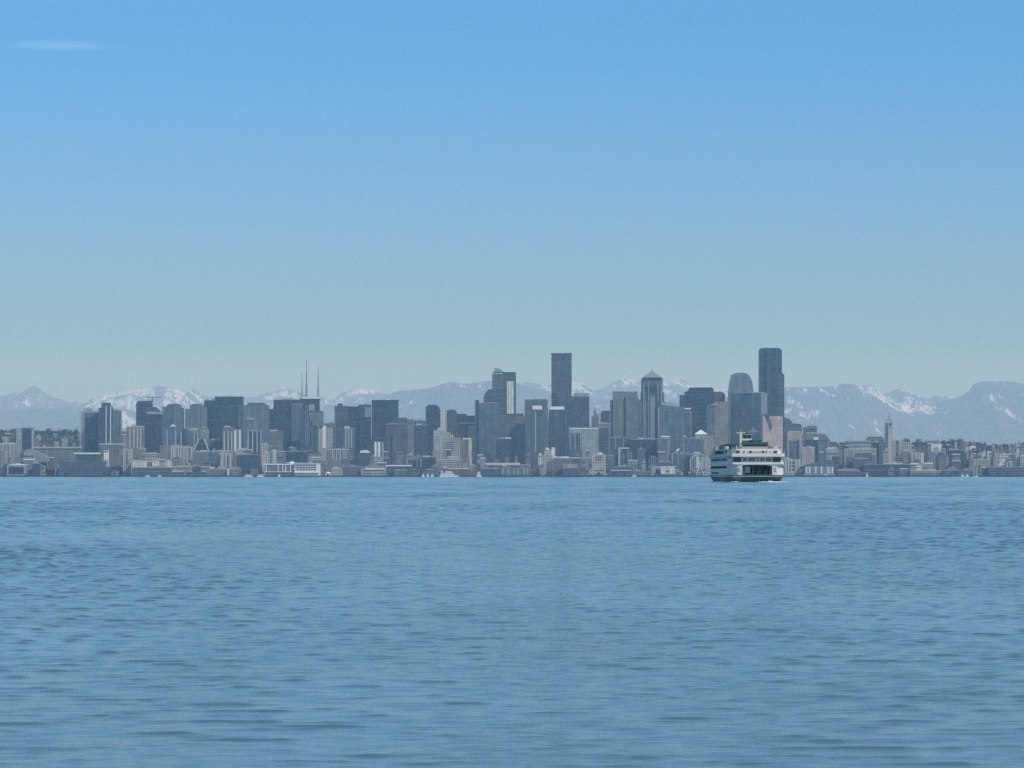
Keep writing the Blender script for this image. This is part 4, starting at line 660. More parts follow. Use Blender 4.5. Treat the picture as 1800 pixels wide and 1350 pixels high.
# ---- crane on the dark navy tower
cr0 = empty('tower_crane', (X(267.5, 9415), 9415, Z(712, 9415))); tag(cr0, 'tower crane with level jib above the dark navy tower at left', 'crane')
u = 9415 / F
MB().box(-.9, .9, -.9, .9, -20, 13 * u).build('mast', M['dkm'], cr0)
MB().box(-9 * u, 16 * u, -.7, .7, 13.2 * u, 14.4 * u).build('jib', M['dkm'], cr0)
MB().profile([(-1.2, 14.4 * u), (1.2, 14.4 * u), (0, 18 * u)], -.8, .8).build('apex', M['dkm'], cr0)
MB().box(-9 * u, -6.5 * u, -1.5, 1.5, 11.6 * u, 13.2 * u).build('counterweight', M['con'], cr0)

# ---- great wheel on the pier left of the ferry
WY0 = 8452; wx, wz = at(1230, 815, WY0); wr = 17.5 * WY0 / F
wh = empty('ferris_wheel', (wx, WY0, 3.2)); tag(wh, 'white observation wheel on the pier just left of the ferry', 'ferris wheel')
hz_ = wz - 3.2
def ring(r, dy, n=48, rad=.45):
    m = MB()
    for i in range(n):
        a, c = 2 * PI * i / n, 2 * PI * (i + 1) / n
        m.bar((r * math.cos(a), dy, hz_ + r * math.sin(a)), (r * math.cos(c), dy, hz_ + r * math.sin(c)), rad, 4)
    return m
for dy in (-1.6, 1.6): ring(wr - 1.6, dy).build('rim', M['steel'], wh)
for i in range(21):
    a = 2 * PI * i / 21
    MB().bar((0, 0, hz_), ((wr - 1.8) * math.cos(a), 0, hz_ + (wr - 1.8) * math.sin(a)), .22, 4).build('spoke', M['steel'], wh)
    g = MB(); g.cone(wr * math.cos(a), 0, .9, 1.3, hz_ + wr * math.sin(a) - 1.4, hz_ + wr * math.sin(a) - .2, 8).cone(wr * math.cos(a), 0, 1.3, .5, hz_ + wr * math.sin(a) - .2, hz_ + wr * math.sin(a) + .9, 8); g.build('gondola', M['steel'], wh)
MB().bar((0, -3.6, hz_), (0, 3.6, hz_), 1.5, 10).build('hub', M['steel'], wh)
for sx_ in (-1, 1):
    for sy in (-1, 1): MB().bar((0, 3.4 * sy, hz_), (9.5 * sx_, 5.5 * sy, 0), .7, 6).build('leg', M['steel'], wh)

# ---- low buildings that fill the slope between the landmarks
LAND = [(30, 'the left edge of the picture'), (90, 'the curved arena'), (160, 'the left-hand tower pair'), (235, 'the pink ribbed block'), (268, 'the crane tower'), (320, 'the cream ribbed cluster'), (390, 'the widest black slab'), (450, 'the round-crowned tower'), (500, 'the dark stepped slab'), (545, 'the antenna masts'), (600, 'the slate tower pair'), (668, 'the dark plain slab'), (720, 'the mauve slab'), (790, 'the cream stepped hotel'), (860, 'the finned tower'), (940, 'the tower with the white line'), (985, 'the tallest central slab'), (1030, 'the wide pale office box'), (1100, 'the beige slab'), (1146, 'the pyramid-roofed tower'), (1200, 'the great wheel'), (1395, 'the pink granite tower'), (1440, 'the teal-roofed pier building'), (1500, 'the civic building'), (1564, 'the pointed old tower'), (1610, 'the three-bay cream block'), (1660, 'the white house on the crest'), (1725, 'the grey-cream mid-rise'), (1785, 'the right edge of the picture')]
ADJ = dict(cr='cream', tn='tan', gy='grey concrete', br='red-brown brick', bl='blue-grey', lg='pale glass', wh='white', mv='mauve', sl='dark slate', crs='cream ribbed', gg='grey-green', pk='pinkish')
TOPS = ['flat-roofed', 'gabled', 'white-roofed', 'stepped']
used_labels = {o['label'] for o in C.objects if o.get('label')}
_f = random.Random(21)
rel = [('below', 0), ('left of', -1), ('right of', 1)]
def label_for(col, top, size, px, row):
    near = min(LAND, key=lambda q: abs(q[0] - px)); side = 'left of' if px < near[0] - 6 else ('right of' if px > near[0] + 6 else 'below')
    return f'{size} {ADJ[col]} {top} block {row} {side} {near[1]}'
def filler(px, wpx, py, Y, cat='building', name='low_building', row='on the slope', pals=None, depth=None, group='low buildings spread along the foot of the city'):
    size = 'narrow' if wpx < 9 else ('small' if wpx < 14 else 'wide')
    for t_ in range(40):
        m = _f.choice(pals or ['cr', 'tn', 'gy', 'br', 'bl', 'lg', 'sl', 'mv', 'sl', 'gy', 'gg', 'bl', 'tn', 'pk', 'crs', 'wh'])
        top = _f.choice(TOPS); lab = label_for(m, top, size, px, row)
        if lab not in used_labels: break
    used_labels.add(lab)
    d = depth or _f.uniform(12, 20); v = [bx(px - wpx / 2, px + wpx / 2, py, m, d)]
    if top == 'gabled': v.append(gab(px - wpx / 2, px + wpx / 2, py, py - min(3.2, wpx * .22), _f.choice(['roofd', 'roofg', 'roofg']), d, -.4))
    if top == 'white-roofed': v.append(bx(px - wpx / 2 - .4, px + wpx / 2 + .4, py - 1.0, 'white', d + .6, -.6, py + .3, 'roof'))
    if top == 'stepped': v.append(bx(px - wpx * .1, px + wpx * .4, py - _f.uniform(2.5, 4.5), m, d * .6, 3, None, 'upper_block'))
    if _f.random() < .5: v.append(bd(px - wpx * .42, px + wpx * .42, [py + 2.2] + ([py + 5.2] if _f.random() < .5 else []), 1.1, 'dkm'))
    else: v.append(st([px - wpx * .3, px, px + wpx * .3], py + 1, None, _f.choice(['con', 'grm', 'grm']), 1.0))
    bld(name, lab, Y, v, cat, group, auto=False)
for k in range(74):     # front rank
    px = 4 + k * 24.3 + _f.uniform(-9, 9)
    if 1250 < px < 1380: continue
    filler(px, _f.uniform(5, 18), _f.uniform(818, 830), 8470 + _f.uniform(0, 30), row='by the shore')
for k in range(100):     # second rank
    px = 2 + k * 18 + _f.uniform(-8, 8)
    if 1258 < px < 1375: continue
    filler(px, _f.uniform(5, 17), _f.uniform(803, 821), 8540 + _f.uniform(0, 60), row='one street back')
for k in range(86):     # third rank, not where the towers already stand shoulder to shoulder
    px = 3 + k * 21 + _f.uniform(-9, 9)
    if 1258 < px < 1375: continue
    filler(px, _f.uniform(5, 14), _f.uniform(790, 807), 8660 + _f.uniform(0, 80), row='midway up')
for (a, b_, n, t0, t1, Y0, Y1) in ((0, 136, 10, 770, 786, 9000, 9600), (1465, 1556, 10, 780, 792, 9000, 9500), (1580, 1800, 21, 782, 800, 8900, 9500), (1580, 1800, 14, 775, 783, 9600, 10000), (0, 136, 5, 759, 770, 9600, 10000), (214, 240, 2, 752, 766, 9500, 9700)):
    for k in range(n):
        px = a + (k + .5) * (b_ - a) / n + _f.uniform(-3, 3)
        filler(px, _f.uniform(4, 11), _f.uniform(t0, t1), _f.uniform(Y0, Y1), name='house', cat='house', row='uphill', pals=['wh', 'cr', 'tn', 'gy', 'wh', 'cr', 'lg', 'br', 'sl', 'gy'], depth=10, group='houses up on the hills')

# ---- trees: trunk, and a crown of many small leaf clumps
leafm = plain('leaf_green', (0.045, 0.07, 0.03), 0.8, 0.45, 0.35); barkm = plain('bark_brown', (0.06, 0.045, 0.035), 0.9)
def crown_bm(kind, H, W, seed, n=190):
    q = random.Random(seed); m = MB()
    lob = [(q.uniform(-.32, .32) * W, q.uniform(-.32, .32) * W, H * q.uniform(.45, .85), W * q.uniform(.22, .36)) for _ in range(7)]
    for i in range(n):
        if kind == 'c':
            t = q.random() ** 1.3; zz = H * (.14 + .86 * t); rr = W * .5 * (1 - t) * (.75 + .35 * math.sin(zz * 2.3)) + .15; a = q.uniform(0, 2 * PI); r = rr * math.sqrt(q.random()); c = Vector((r * math.cos(a), r * math.sin(a), zz)); s = q.uniform(.5, 1.1) * (1.15 - .6 * t)
        else:
            L_ = q.choice(lob); d = Vector((q.gauss(0, 1), q.gauss(0, 1), q.gauss(0, .8))).normalized() * L_[3] * q.uniform(.5, 1.08); c = Vector(L_[:3]) + d; s = q.uniform(.6, 1.3)
        u_ = Vector((q.gauss(0, 1), q.gauss(0, 1), q.gauss(0, 1))).normalized(); v_ = u_.orthogonal().normalized(); w2 = u_.cross(v_)
        m.add([c + s * v_, c + s * w2 * .8, c - s * v_, c - s * w2 * .8], [(0, 1, 2, 3)])
    return m
protos = []
def tree_proto(kind, H, W, seed):
    me = crown_bm(kind, H, W, seed).mesh('crown'); me.materials.append(leafm)
    t = MB(); t.cone(0, 0, .32, .12, -1, H * .75, 7)
    q = random.Random(seed + 9)
    for _ in range(5 if kind == 'b' else 2):
        a = q.uniform(0, 6.28); z = H * q.uniform(.3, .5); t.bar((0, 0, z), (W * .26 * math.cos(a), W * .26 * math.sin(a), z + H * .2), .09, 5)
    tm = t.mesh('trunk'); tm.materials.append(barkm); return kind, me, tm
for s_ in range(4): protos.append(tree_proto('b', 13 + s_ * 1.5, 12 + s_, 100 + s_))
for s_ in range(2): protos.append(tree_proto('c', 19 + 4 * s_, 8 + s_, 200 + s_))
def plant(px, Y, where, group, sc_=1.0, kind=None):
    k_, me, tm = _f.choice([p for p in protos if kind is None or p[0] == kind]); x = X(px, Y); z = hgt(x, Y) - .6
    root = empty('pine_tree' if k_ == 'c' else 'leafy_tree', (x, Y, z), _f.uniform(0, 6.28)); s = sc_ * _f.uniform(.75, 1.2); root.scale = (s, s, s)
    nq = min(LAND, key=lambda q: abs(q[0] - px)); near = nq[1]; sd_ = 'left of ' if px < nq[0] - 9 else ('right of ' if px > nq[0] + 9 else 'by ')
    tag(root, ('dark evergreen ' if k_ == 'c' else 'round dark tree ') + where + ', ' + sd_ + near, 'tree', group)
    for nm, me_ in (('crown', me), ('trunk', tm)):
        o = bpy.data.objects.new(nm, me_); C.objects.link(o); o.parent = root
plant(58, 9950, 'standing highest on the skyline', 'trees along the left hill', 1.25, 'c')
for k in range(70): plant(_f.uniform(-4, 140), _f.uniform(9300, 10230), 'on the left hill', 'trees along the left hill', 1.1)
for k in range(26): plant(2 + k * 5.4 + _f.uniform(-1.5, 1.5), _f.uniform(10150, 10300), 'on the left crest', 'trees along the left hill crest', 1.1)
for k in range(95): plant(_f.uniform(1578, 1806), _f.uniform(9050, 10230), 'on the right hill', 'trees along the right hill', 1.0)
for k in range(40): plant(1575 + k * 5.8 + _f.uniform(-2, 2), _f.uniform(10150, 10300), 'on the right crest', 'trees along the right hill crest', 1.15)
for k in range(16): plant(_f.uniform(1462, 1560), _f.uniform(9300, 10200), 'behind the civic building', 'trees behind the civic building', 1.0)
for k in range(14): plant(_f.uniform(214, 240), _f.uniform(9500, 10200), 'between left-hand towers and crane tower', 'trees between the left towers', 1.0)
for k in range(22): plant(_f.choice([_f.uniform(4, 220), _f.uniform(700, 1240), _f.uniform(1480, 1780)]), 8447 + _f.uniform(0, 6), 'on the waterfront quay', 'trees on the waterfront', .62, 'b')
# far woods that read as one mass behind and between them
nw = 44000; wr_ = np.random.default_rng(8)
wx_ = wr_.uniform(-1750, 1750, nw); wy_ = wr_.uniform(9350, 10500, nw); clump = fbm(wx_ / 60, wy_ / 60, 3, 55)
keep = clump > .44; wx_, wy_ = wx_[keep], wy_[keep]
n2w = 26000; ax_ = np.where(wr_.random(n2w) < .4, wr_.uniform(-8, 136, n2w), wr_.uniform(1462, 1806, n2w)); ay_ = wr_.uniform(8560, 9350, n2w); ax_ = (ax_ - 900) / F * ay_
ax_ = np.concatenate([ax_, (wr_.uniform(0, 1800, 9000) - 900) / F * 8600]); ay_ = np.concatenate([ay_, wr_.uniform(8500, 8700, 9000)])
k2_ = fbm(ax_ / 34, ay_ / 34, 3, 57) > .52; wx_ = np.concatenate([wx_, ax_[k2_]]); wy_ = np.concatenate([wy_, ay_[k2_]]); nn_ = len(wx_); wz_ = height(wx_, wy_) + wr_.uniform(0, 1, nn_) ** .7 * 11
uu = wr_.normal(size=(nn_, 3)); uu /= np.linalg.norm(uu, axis=1)[:, None]; vv = np.cross(uu, [0.3, 0.5, 0.8]); vv /= np.linalg.norm(vv, axis=1)[:, None]
ss = wr_.uniform(1.6, 3.6, nn_)[:, None]; cc = np.stack([wx_, wy_, wz_], -1)
wv = np.stack([cc + ss * uu, cc + ss * vv, cc - ss * uu, cc - ss * vv], 1).reshape(-1, 3)
wdm = np_mesh('woods', wv, np.arange(nn_ * 4).reshape(-1, 4)); wdm.materials.append(leafm)
wd = bpy.data.objects.new('woods', wdm); C.objects.link(wd); tag(wd, 'far woodland covering the hills behind the city', 'woods', kind='stuff')

# ---- the ferry
FW = plain('ferry_white_paint', (0.66, 0.64, 0.60), 0.6, 0.08, 0.15); FG = plain('ferry_green_paint', (0.025, 0.10, 0.085), 0.45, 0.2, 0.3)
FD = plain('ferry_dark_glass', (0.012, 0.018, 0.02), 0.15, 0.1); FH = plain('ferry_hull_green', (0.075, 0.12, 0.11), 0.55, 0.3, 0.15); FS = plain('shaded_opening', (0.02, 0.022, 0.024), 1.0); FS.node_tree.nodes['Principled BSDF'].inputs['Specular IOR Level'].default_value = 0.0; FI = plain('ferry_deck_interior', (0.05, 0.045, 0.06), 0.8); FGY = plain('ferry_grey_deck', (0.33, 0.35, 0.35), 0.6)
FY = 1640.0; fx, _ = at(1318, 840, FY)
fer = empty('ferry', (fx + 3.6, FY, 0), R(1.2)); tag(fer, 'large white and green double-ended car ferry seen end-on with its wake', 'ferry')
pt = 0.2723
def build(mb, name, mat, parent=fer): return mb.build(name, mat, parent)
# local frame: y = 0 at the end that faces us, y grows away; x across; z up from the waterline
LEN = 126.0
def plan(hb_end, hb, r, y0, y1, n=7):
    """double-ended outline with rounded shoulders"""
    p = []
    for i in range(n): a = PI / 2 * i / (n - 1); p.append((hb_end + (hb - hb_end) * math.sin(a), y0 + r * (1 - math.cos(a))))
    q = [(x, y0 + y1 - y) for x, y in p[::-1]]
    right = p + q; left = [(-x, y) for x, y in right[::-1]]
    return right + left
h0 = plan(8.6, 11.9, 24, 4, LEN - 4); h1 = plan(11.6, 13.9, 18, -1, LEN + 1); h2 = plan(12.0, 14.1, 16, -1.4, LEN + 1.4)
build(MB().prism(h0, -1.5, 0.5, plan(10.0, 12.6, 22, 1.6, LEN - 1.6)).prism(plan(10.0, 12.6, 22, 1.6, LEN - 1.6), 0.5, 3.0, h1), 'hull', FH)
build(MB().prism(h2, 3.0, 3.45), 'rub_rail', FG)
build(MB().prism([(x * 1.0, y + 0.2) for x, y in plan(8.9, 12.1, 23.5, 3.4, LEN - 4)], -0.6, 0.35, plan(9.9, 12.5, 22, 1.9, LEN - 2.2)), 'boot_stripe', FD)
for s in (-1, 1):
    # car-deck side walls: long white side, rounded in at each end towards the opening
    side = [(13.5, 14), (13.5, LEN - 14), (12.6, LEN - 5), (9.5, LEN - 1.0), (7.2, LEN - .6), (7.2, .6), (9.5, .8), (12.4, 3.2), (13.3, 8)]
    poly = [(x * s, y) for x, y in side]; poly = poly if s < 0 else poly
    a_ = sum(poly[i][0] * poly[(i + 1) % 9][1] - poly[(i + 1) % 9][0] * poly[i][1] for i in range(9)); poly = poly if a_ > 0 else poly[::-1]
    build(MB().prism(poly, 3.4, 8.5), 'car_deck_side', FW)
    w_ = MB(); x_ = 13.5 * s
    w_.box(min(x_, x_ + .12 * s), max(x_, x_ + .12 * s), 15, LEN - 15, 6.75, 7.75); build(w_, 'side_opening', FS)
    build(MB().box(min(x_, x_ + .12 * s), max(x_, x_ + .12 * s), 62, LEN - 22, 4.2, 4.8), 'side_opening', FS)
# forward slots that wrap the shoulder on the right
build(MB().prism([(12.05, 2.6), (12.5, 3.1), (13.42, 8.0), (13.62, 14), (13.5, 14), (13.2, 8)], 6.9, 7.8), 'shoulder_opening', FD)
build(MB().box(-7.2, 7.2, 1.5, LEN - 1.5, 3.42, 3.55), 'car_deck', FI)
build(MB().box(-7.19, 7.19, 26, 27, 3.5, 8.45), 'added_blackout_wall', FI)  # wall added across the drive-through deck to keep its interior dark
build(MB().box(-1.6, -0.5, 10, 26, 3.56, 8.45), 'engine_casing', FGY)
# lintel above the opening, with slanting upper corners
build(MB().profile([(-7.3, 8.5), (-7.3, 7.8), (-4.6, 8.3), (4.6, 8.3), (7.3, 7.6), (7.3, 8.5)], .7, 1.6), 'opening_arch', FW)
for s in (-1, 1): build(MB().profile([(7.25 * s, 3.5), (7.25 * s, 7.7), (6.6 * s, 7.0), (5.9 * s, 3.5)] , 1.0, 2.0), 'opening_cheek', FI if s > 0 else FG)
# passenger deck
p1 = plan(11.6, 13.55, 10, .2, LEN - .2)
build(MB().prism(p1, 8.5, 9.55), 'deck_band', FW)
p2 = plan(10.7, 13.3, 10, 1.4, LEN - 1.4)
build(MB().prism(p2, 9.5, 12.2), 'passenger_cabin', FW)
for i in range(16):
    xw = -6.3 + i * .84
    if i in (2, 7, 9, 12): continue
    build(MB().box(xw - .27, xw + .27, 1.28, 1.6, 10.15, 11.45), 'window', FD)
for s in (-1, 1):
    build(MB().box(7.6 if s > 0 else -11.4, 11.4 if s > 0 else -7.6, 1.2, 1.7, 9.75, 11.75), 'corner_opening', FD)
    build(MB().box(min(13.3 * s, 13.45 * s), max(13.3 * s, 13.45 * s), 14, 52, 10.2, 11.5), 'side_window_row', FGY)
    build(MB().box(min(13.3 * s, 13.44 * s), max(13.3 * s, 13.44 * s), 54, 112, 10.3, 11.4), 'side_window_row', FGY)
    for y_ in range(16, 50, 5): build(MB().box(min(13.4 * s, 13.52 * s), max(13.4 * s, 13.52 * s), y_, y_ + 2.4, 10.4, 11.4), 'side_window', FS)
# broad white bulwark above it
p3 = plan(12.0, 13.7, 8, -.8, LEN + .8)
build(MB().prism(p3, 12.2, 13.75), 'upper_bulwark', FW)
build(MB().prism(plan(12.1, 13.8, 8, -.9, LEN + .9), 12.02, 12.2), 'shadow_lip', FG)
# sun deck house and its openings
build(MB().prism(plan(8.6, 12.9, 12, 2.8, LEN - 2.8), 13.7, 15.5), 'sun_deck_cabin', FW)
for s in (-1, 1):
    build(MB().box(min(8.2 * s, 9.9 * s), max(8.2 * s, 9.9 * s), 2.3, 3.2, 13.85, 15.1), 'deck_opening', FD)
    build(MB().box(min(12.9 * s, 13.05 * s), max(12.9 * s, 13.05 * s), 40, 92, 13.8, 15.3), 'side_opening', FS)
    build(MB().box(min(12.9 * s, 13.05 * s), max(12.9 * s, 13.05 * s), 18, 30, 13.9, 15.2), 'side_opening', FS)
build(MB().box(-7.0, 7.0, 2.55, 3.0, 13.95, 14.9), 'sun_deck_glazing', FGY)
build(MB().prism(plan(9.8, 13.4, 14, 3.4, LEN - 3.4), 15.5, 16.0), 'roof_deck', FW)
build(MB().prism(plan(8.8, 8.9, 3, 7, LEN - 7), 16.0, 17.1), 'wheelhouse_base', FGY)
# rails along the roof deck edge
for s in (-1, 1):
    r_m = MB()
    for y_ in np.arange(19, LEN - 18, 3.0): r_m.bar((13.0 * s, y_, 16.0), (13.0 * s, y_, 17.2), .05, 4)
    for z_ in (16.4, 16.8, 17.2): r_m.bar((13.0 * s, 19, z_), (13.0 * s, LEN - 19, z_), .06, 4)
    build(r_m, 'railing', FG)
    e_m = MB()
    for x_ in np.arange(0.5, 12, 1.1): e_m.bar((x_ * s, -.6, 13.75), (x_ * s, -.6, 14.5), .035, 4)
    e_m.bar((0, -.6, 14.5), (12 * s, -.6, 14.5), .05, 4); build(e_m, 'railing', FW)
    for y_ in (28, 36, 60, 68, 92): build(MB().bar((11.9 * s, y_, 16.8), (11.9 * s, y_ + 2.6, 16.8), .75, 8), 'life_raft', FW)
    build(MB().box(min(10.2 * s, 12.8 * s), max(10.2 * s, 12.8 * s), 44, 70, 16.0, 17.6), 'vent_house', FG)
# green deck house, wheelhouse, funnel, masts
build(MB().prism(plan(5.9, 6.4, 3, 10, 34), 17.1, 19.3), 'texas_house', FG)
build(MB().box(-5.5, 5.5, 9.7, 10.1, 17.4, 18.3), 'texas_house_window', FD)
build(MB().prism(plan(5.9, 6.4, 3, LEN - 34, LEN - 10), 17.1, 19.3), 'texas_house', FG)
build(MB().prism([(-7.2, 40), (-4.5, 40), (-4.5, 80), (-11.5, 80), (-11.5, 52)], 17.0, 18.6), 'machinery_house', FG)
build(MB().prism(plan(2.9, 3.0, 1.5, 12, 22), 19.3, 20.3), 'wheelhouse_plinth', FG)
wl = -5.7 + 3.4 - 1.5
def wb(x0, x1, y0, y1, z0, z1): return MB().box(x0, x1, y0, y1, z0, z1)
build(wb(-6.1, -1.3, 12, 20, 19.3, 20.1), 'wheelhouse_plinth', FG)
wheel = build(wb(-6.0, -1.4, 12.3, 20, 20.1, 21.0), 'wheelhouse', FW)
build(wb(-5.8, -1.6, 12.5, 19.8, 21.0, 22.7), 'wheelhouse_windows', FD, wheel)
for i in range(5): build(wb(-5.85 + i * 1.02, -5.7 + i * 1.02, 12.42, 12.6, 21.0, 22.7), 'window_post', FD if i % 2 else FGY, wheel)
build(wb(-6.2, -1.2, 12.0, 20.4, 22.7, 23.0), 'wheelhouse_roof', FGY, wheel)
build(MB().cone(0.2, 60, 2.6, 2.1, 16, 23.0, 14, 1.8), 'funnel', FW)
build(MB().cone(0.2, 60, 2.15, 2.1, 23.0, 24.1, 14, 1.8), 'funnel_cap', FG)
build(MB().box(-7.35, -6.3, 11.5, 12.6, 16.5, 24.0), 'mast', FW)
build(MB().bar((-9.0, 12, 23.7), (-4.5, 12, 23.7), .22, 6), 'mast_yard', FW)
build(MB().bar((-6.8, 12, 24), (-6.8, 12, 25.6), .12, 6), 'mast_pole', FW)
build(MB().bar((0.2, 24, 23), (0.2, 24, 27), .16, 6).bar((-2.4, 24, 24.4), (3.2, 24, 24.4), .14, 5).box(-1.6, 2.2, 23.8, 24.2, 25.0, 25.35), 'radar_mast', FGY)
build(MB().bar((-10.8, 70, 17), (-10.8, 70, 20), .12, 5).bar((7.5, 40, 17), (7.5, 40, 20.2), .1, 5), 'light_pole', FW)
# side windows, stanchions, ladders and lockers
for s in (-1, 1):
    for y_ in range(56, 110, 6): build(MB().box(min(13.42 * s, 13.54 * s), max(13.42 * s, 13.54 * s), y_, y_ + 3.6, 10.45, 11.3), 'side_window', FS)
    for y_ in range(8, 118, 10): build(MB().box(min(13.72 * s, 13.86 * s), max(13.72 * s, 13.86 * s), y_, y_ + .3, 12.2, 15.4), 'stanchion', FGY)
    build(MB().box(min(5.0 * s, 5.7 * s), max(5.0 * s, 5.7 * s), 2.0, 2.8, 13.75, 15.5), 'stair_tower', FW); build(MB().box(min(2.4 * s, 3.6 * s), max(2.4 * s, 3.6 * s), 2.42, 2.7, 13.95, 15.0), 'door', FS)
    build(MB().bar((9.6 * s, 3.5, 15.8), (9.6 * s, 3.5, 17.6), .16, 6), 'vent_pipe', FW); build(MB().box(min(6.6 * s, 8.2 * s), max(6.6 * s, 8.2 * s), 6, 9, 17.1, 17.9), 'locker', FGY)
build(MB().box(-7.1, 7.1, 3.0, 3.6, 7.7, 8.4), 'cross_beam', FI)
for x_ in (-8.6, 8.6): build(MB().box(x_ - .5, x_ + .5, .45, .85, 5.2, 7.0), 'side_door', FGY)
build(MB().prism([(x * 1.002, y) for x, y in plan(11.62, 13.92, 18, -1.05, LEN + 1.05)], 2.6, 3.0), 'sheer_stripe', FW)
# fenders and ramp lip at the end that faces us
build(MB().box(-7.0, 7.0, -.9, 1.2, 3.2, 3.5), 'ramp_apron', FGY)
for x_ in (-9.4, 6.7): build(MB().bar((x_, -.6, 2.2), (x_, -.6, 3.7), .28, 8), 'bollard', FD)

# vehicles just inside the open car deck
def vehicle(kind, label, x, y, col, cat, Lv, Wv, Hv):
    vm_ = plain(kind + '_paint_' + cat + str(int(x * 10)), col, 0.35, 0.05)
    c_, s_ = math.cos(R(1.2)), math.sin(R(1.2)); root = empty(kind, (fer.location.x + x * c_ - y * s_, FY + y * c_ + x * s_, 3.56), R(1.2)); tag(root, label, cat)
    if cat == 'truck':
        MB().box(-Wv / 2, Wv / 2, 0, Lv - 2.2, .9, Hv).build('cargo_box', vm_, root); MB().box(-Wv / 2 + .1, Wv / 2 - .1, Lv - 2.1, Lv, .5, 2.4).build('cab', vm_, root)
        MB().box(-Wv / 2 + .2, Wv / 2 - .2, .1, Lv - .2, .55, .9).build('chassis', FD, root)
    else:
        MB().profile([(0, .35), (0, .95), (.5, 1.0), (1.1, Hv), (Lv - 1.9, Hv), (Lv - 1.1, 1.0), (Lv, .85), (Lv, .35)], -Wv / 2, Wv / 2).build('body', vm_, root).rotation_euler = (0, 0, PI / 2)
        MB().box(-Wv / 2 + .2, Wv / 2 - .2, .6, .75, 1.02, Hv - .12).build('rear_window', FD, root)
    for yy_ in (.9, Lv - 1.1):
        for sx_ in (-1, 1): MB().bar((sx_ * (Wv / 2 - .25), yy_, .36), (sx_ * (Wv / 2 - .02), yy_, .36), .36, 12).build('wheel', FD, root)
vehicle('box_truck', 'pale grey box truck parked at the open stern of the ferry car deck', -4.4, 4.0, (0.42, 0.43, 0.48), 'truck', 8.0, 2.6, 3.9)
vehicle('parked_car', 'dark car at the ferry stern right of the box truck', 1.2, 3.5, (0.05, 0.05, 0.07), 'car', 4.6, 1.9, 1.6)
vehicle('parked_car', 'mauve-grey van beside the right wall inside the ferry car deck', 4.6, 6.0, (0.16, 0.11, 0.15), 'van', 5.2, 2.0, 2.3)
vehicle('box_truck', 'dull mauve truck far inside the ferry car deck at its middle', 1.9, 12.0, (0.22, 0.15, 0.19), 'truck', 9.0, 2.6, 3.7)

# foam of the wake
foam = plain('sea_foam', (0.72, 0.76, 0.78), 0.6, 0.15, 0.4)
def foam_patch(lst, name='wake_foam'):
    m = MB()
    for (x0, x1, y0, y1, h) in lst:
        q = random.Random(int(x0 * 10 + y0)); n = 26; low = []; up = []
        for i in range(n + 1):
            t = i / n; x = x0 + (x1 - x0) * t; env_ = math.sin(PI * t) ** .5
            hh = h * env_ * q.uniform(.35, 1.0); low.append((x, y0 + q.uniform(-1, 1), 0.01)); up.append((x + q.uniform(-.2, .2), (y0 + y1) / 2, hh))
        back = [(x, y1 + q.uniform(-1, 1), 0.01) for x, _, _ in low]
        b0 = len(m.v); m.v += low + up + back; k = n + 1
        m.f += [(b0 + i, b0 + i + 1, b0 + k + i + 1, b0 + k + i) for i in range(n)] + [(b0 + k + i, b0 + k + i + 1, b0 + 2 * k + i + 1, b0 + 2 * k + i) for i in range(n)]
    o = m.build(name, foam); return tag(o, kind='stuff')
g = fer.location.x
foam_patch([(g - 1.0, g + 12.5, FY - 14, FY - 2.5, .75), (g + 3, g + 15, FY - 40, FY - 26, .4), (g - 13.5, g - 8, FY - 9, FY + 8, .55), (g - 11, g - 2, FY - 14, FY - 5, .12), (g + 9, g + 30, FY + 3, FY + 9, .18), (g + 20, g + 42, FY - 24, FY - 18, .12), (g - 26, g - 11, FY + 40, FY + 60, .25), (g - 18, g - 12, FY + 20, FY + 44, .45), (g + 12, g + 19, FY + 18, FY + 40, .3)])

# ---- finger piers on piles in front of the sheds
for (pa, pb, lab) in ((14, 44, 'dark timber pier on piles before the open-fronted shed at far left'), (108, 176, 'dark timber pier on piles before the long dark waterfront warehouse'), (300, 352, 'dark timber pier on piles before the striped grey warehouse'), (466, 514, 'dark timber pier on piles under the brown-glazed terminal'), (518, 562, 'dark timber pier on piles under the three-tiered terminal'), (636, 680, 'dark timber pier on piles under the shed with white canopy'), (712, 768, 'dark timber pier on piles under the gabled blue-grey sheds'), (882, 930, 'dark timber pier on piles under the row of columned sheds'), (990, 1034, 'dark timber pier on piles under the cream colonnaded block'), (1146, 1200, 'dark timber pier on piles before the bright cream square block'), (1212, 1244, 'dark timber pier on piles that carries the great wheel'), (1412, 1468, 'dark timber pier on piles under the teal-roofed building'), (1520, 1590, 'dark timber pier on piles before the dark blue dockside warehouse'), (1742, 1798, 'dark timber pier on piles at the far right')):
    Yp = 8385; xa, xb = X(pa, Yp), X(pb, Yp); r = empty('pier', ((xa + xb) / 2, Yp, 0)); tag(r, lab, 'pier', 'piers along the waterfront'); hw = (xb - xa) / 2
    MB().box(-hw, hw, 0, 42, 2.1, 2.9).build('deck', M['dkm'], r); MB().box(-hw - .2, hw + .2, -.3, .1, 1.7, 3.1).build('fender_beam', M['dkm'], r)
    for q in range(9): MB().cone(-hw + 1 + (2 * hw - 2) * q / 8, .8, .35, .35, -3, 2.1, 7).build('pile', M['dkm'], r)
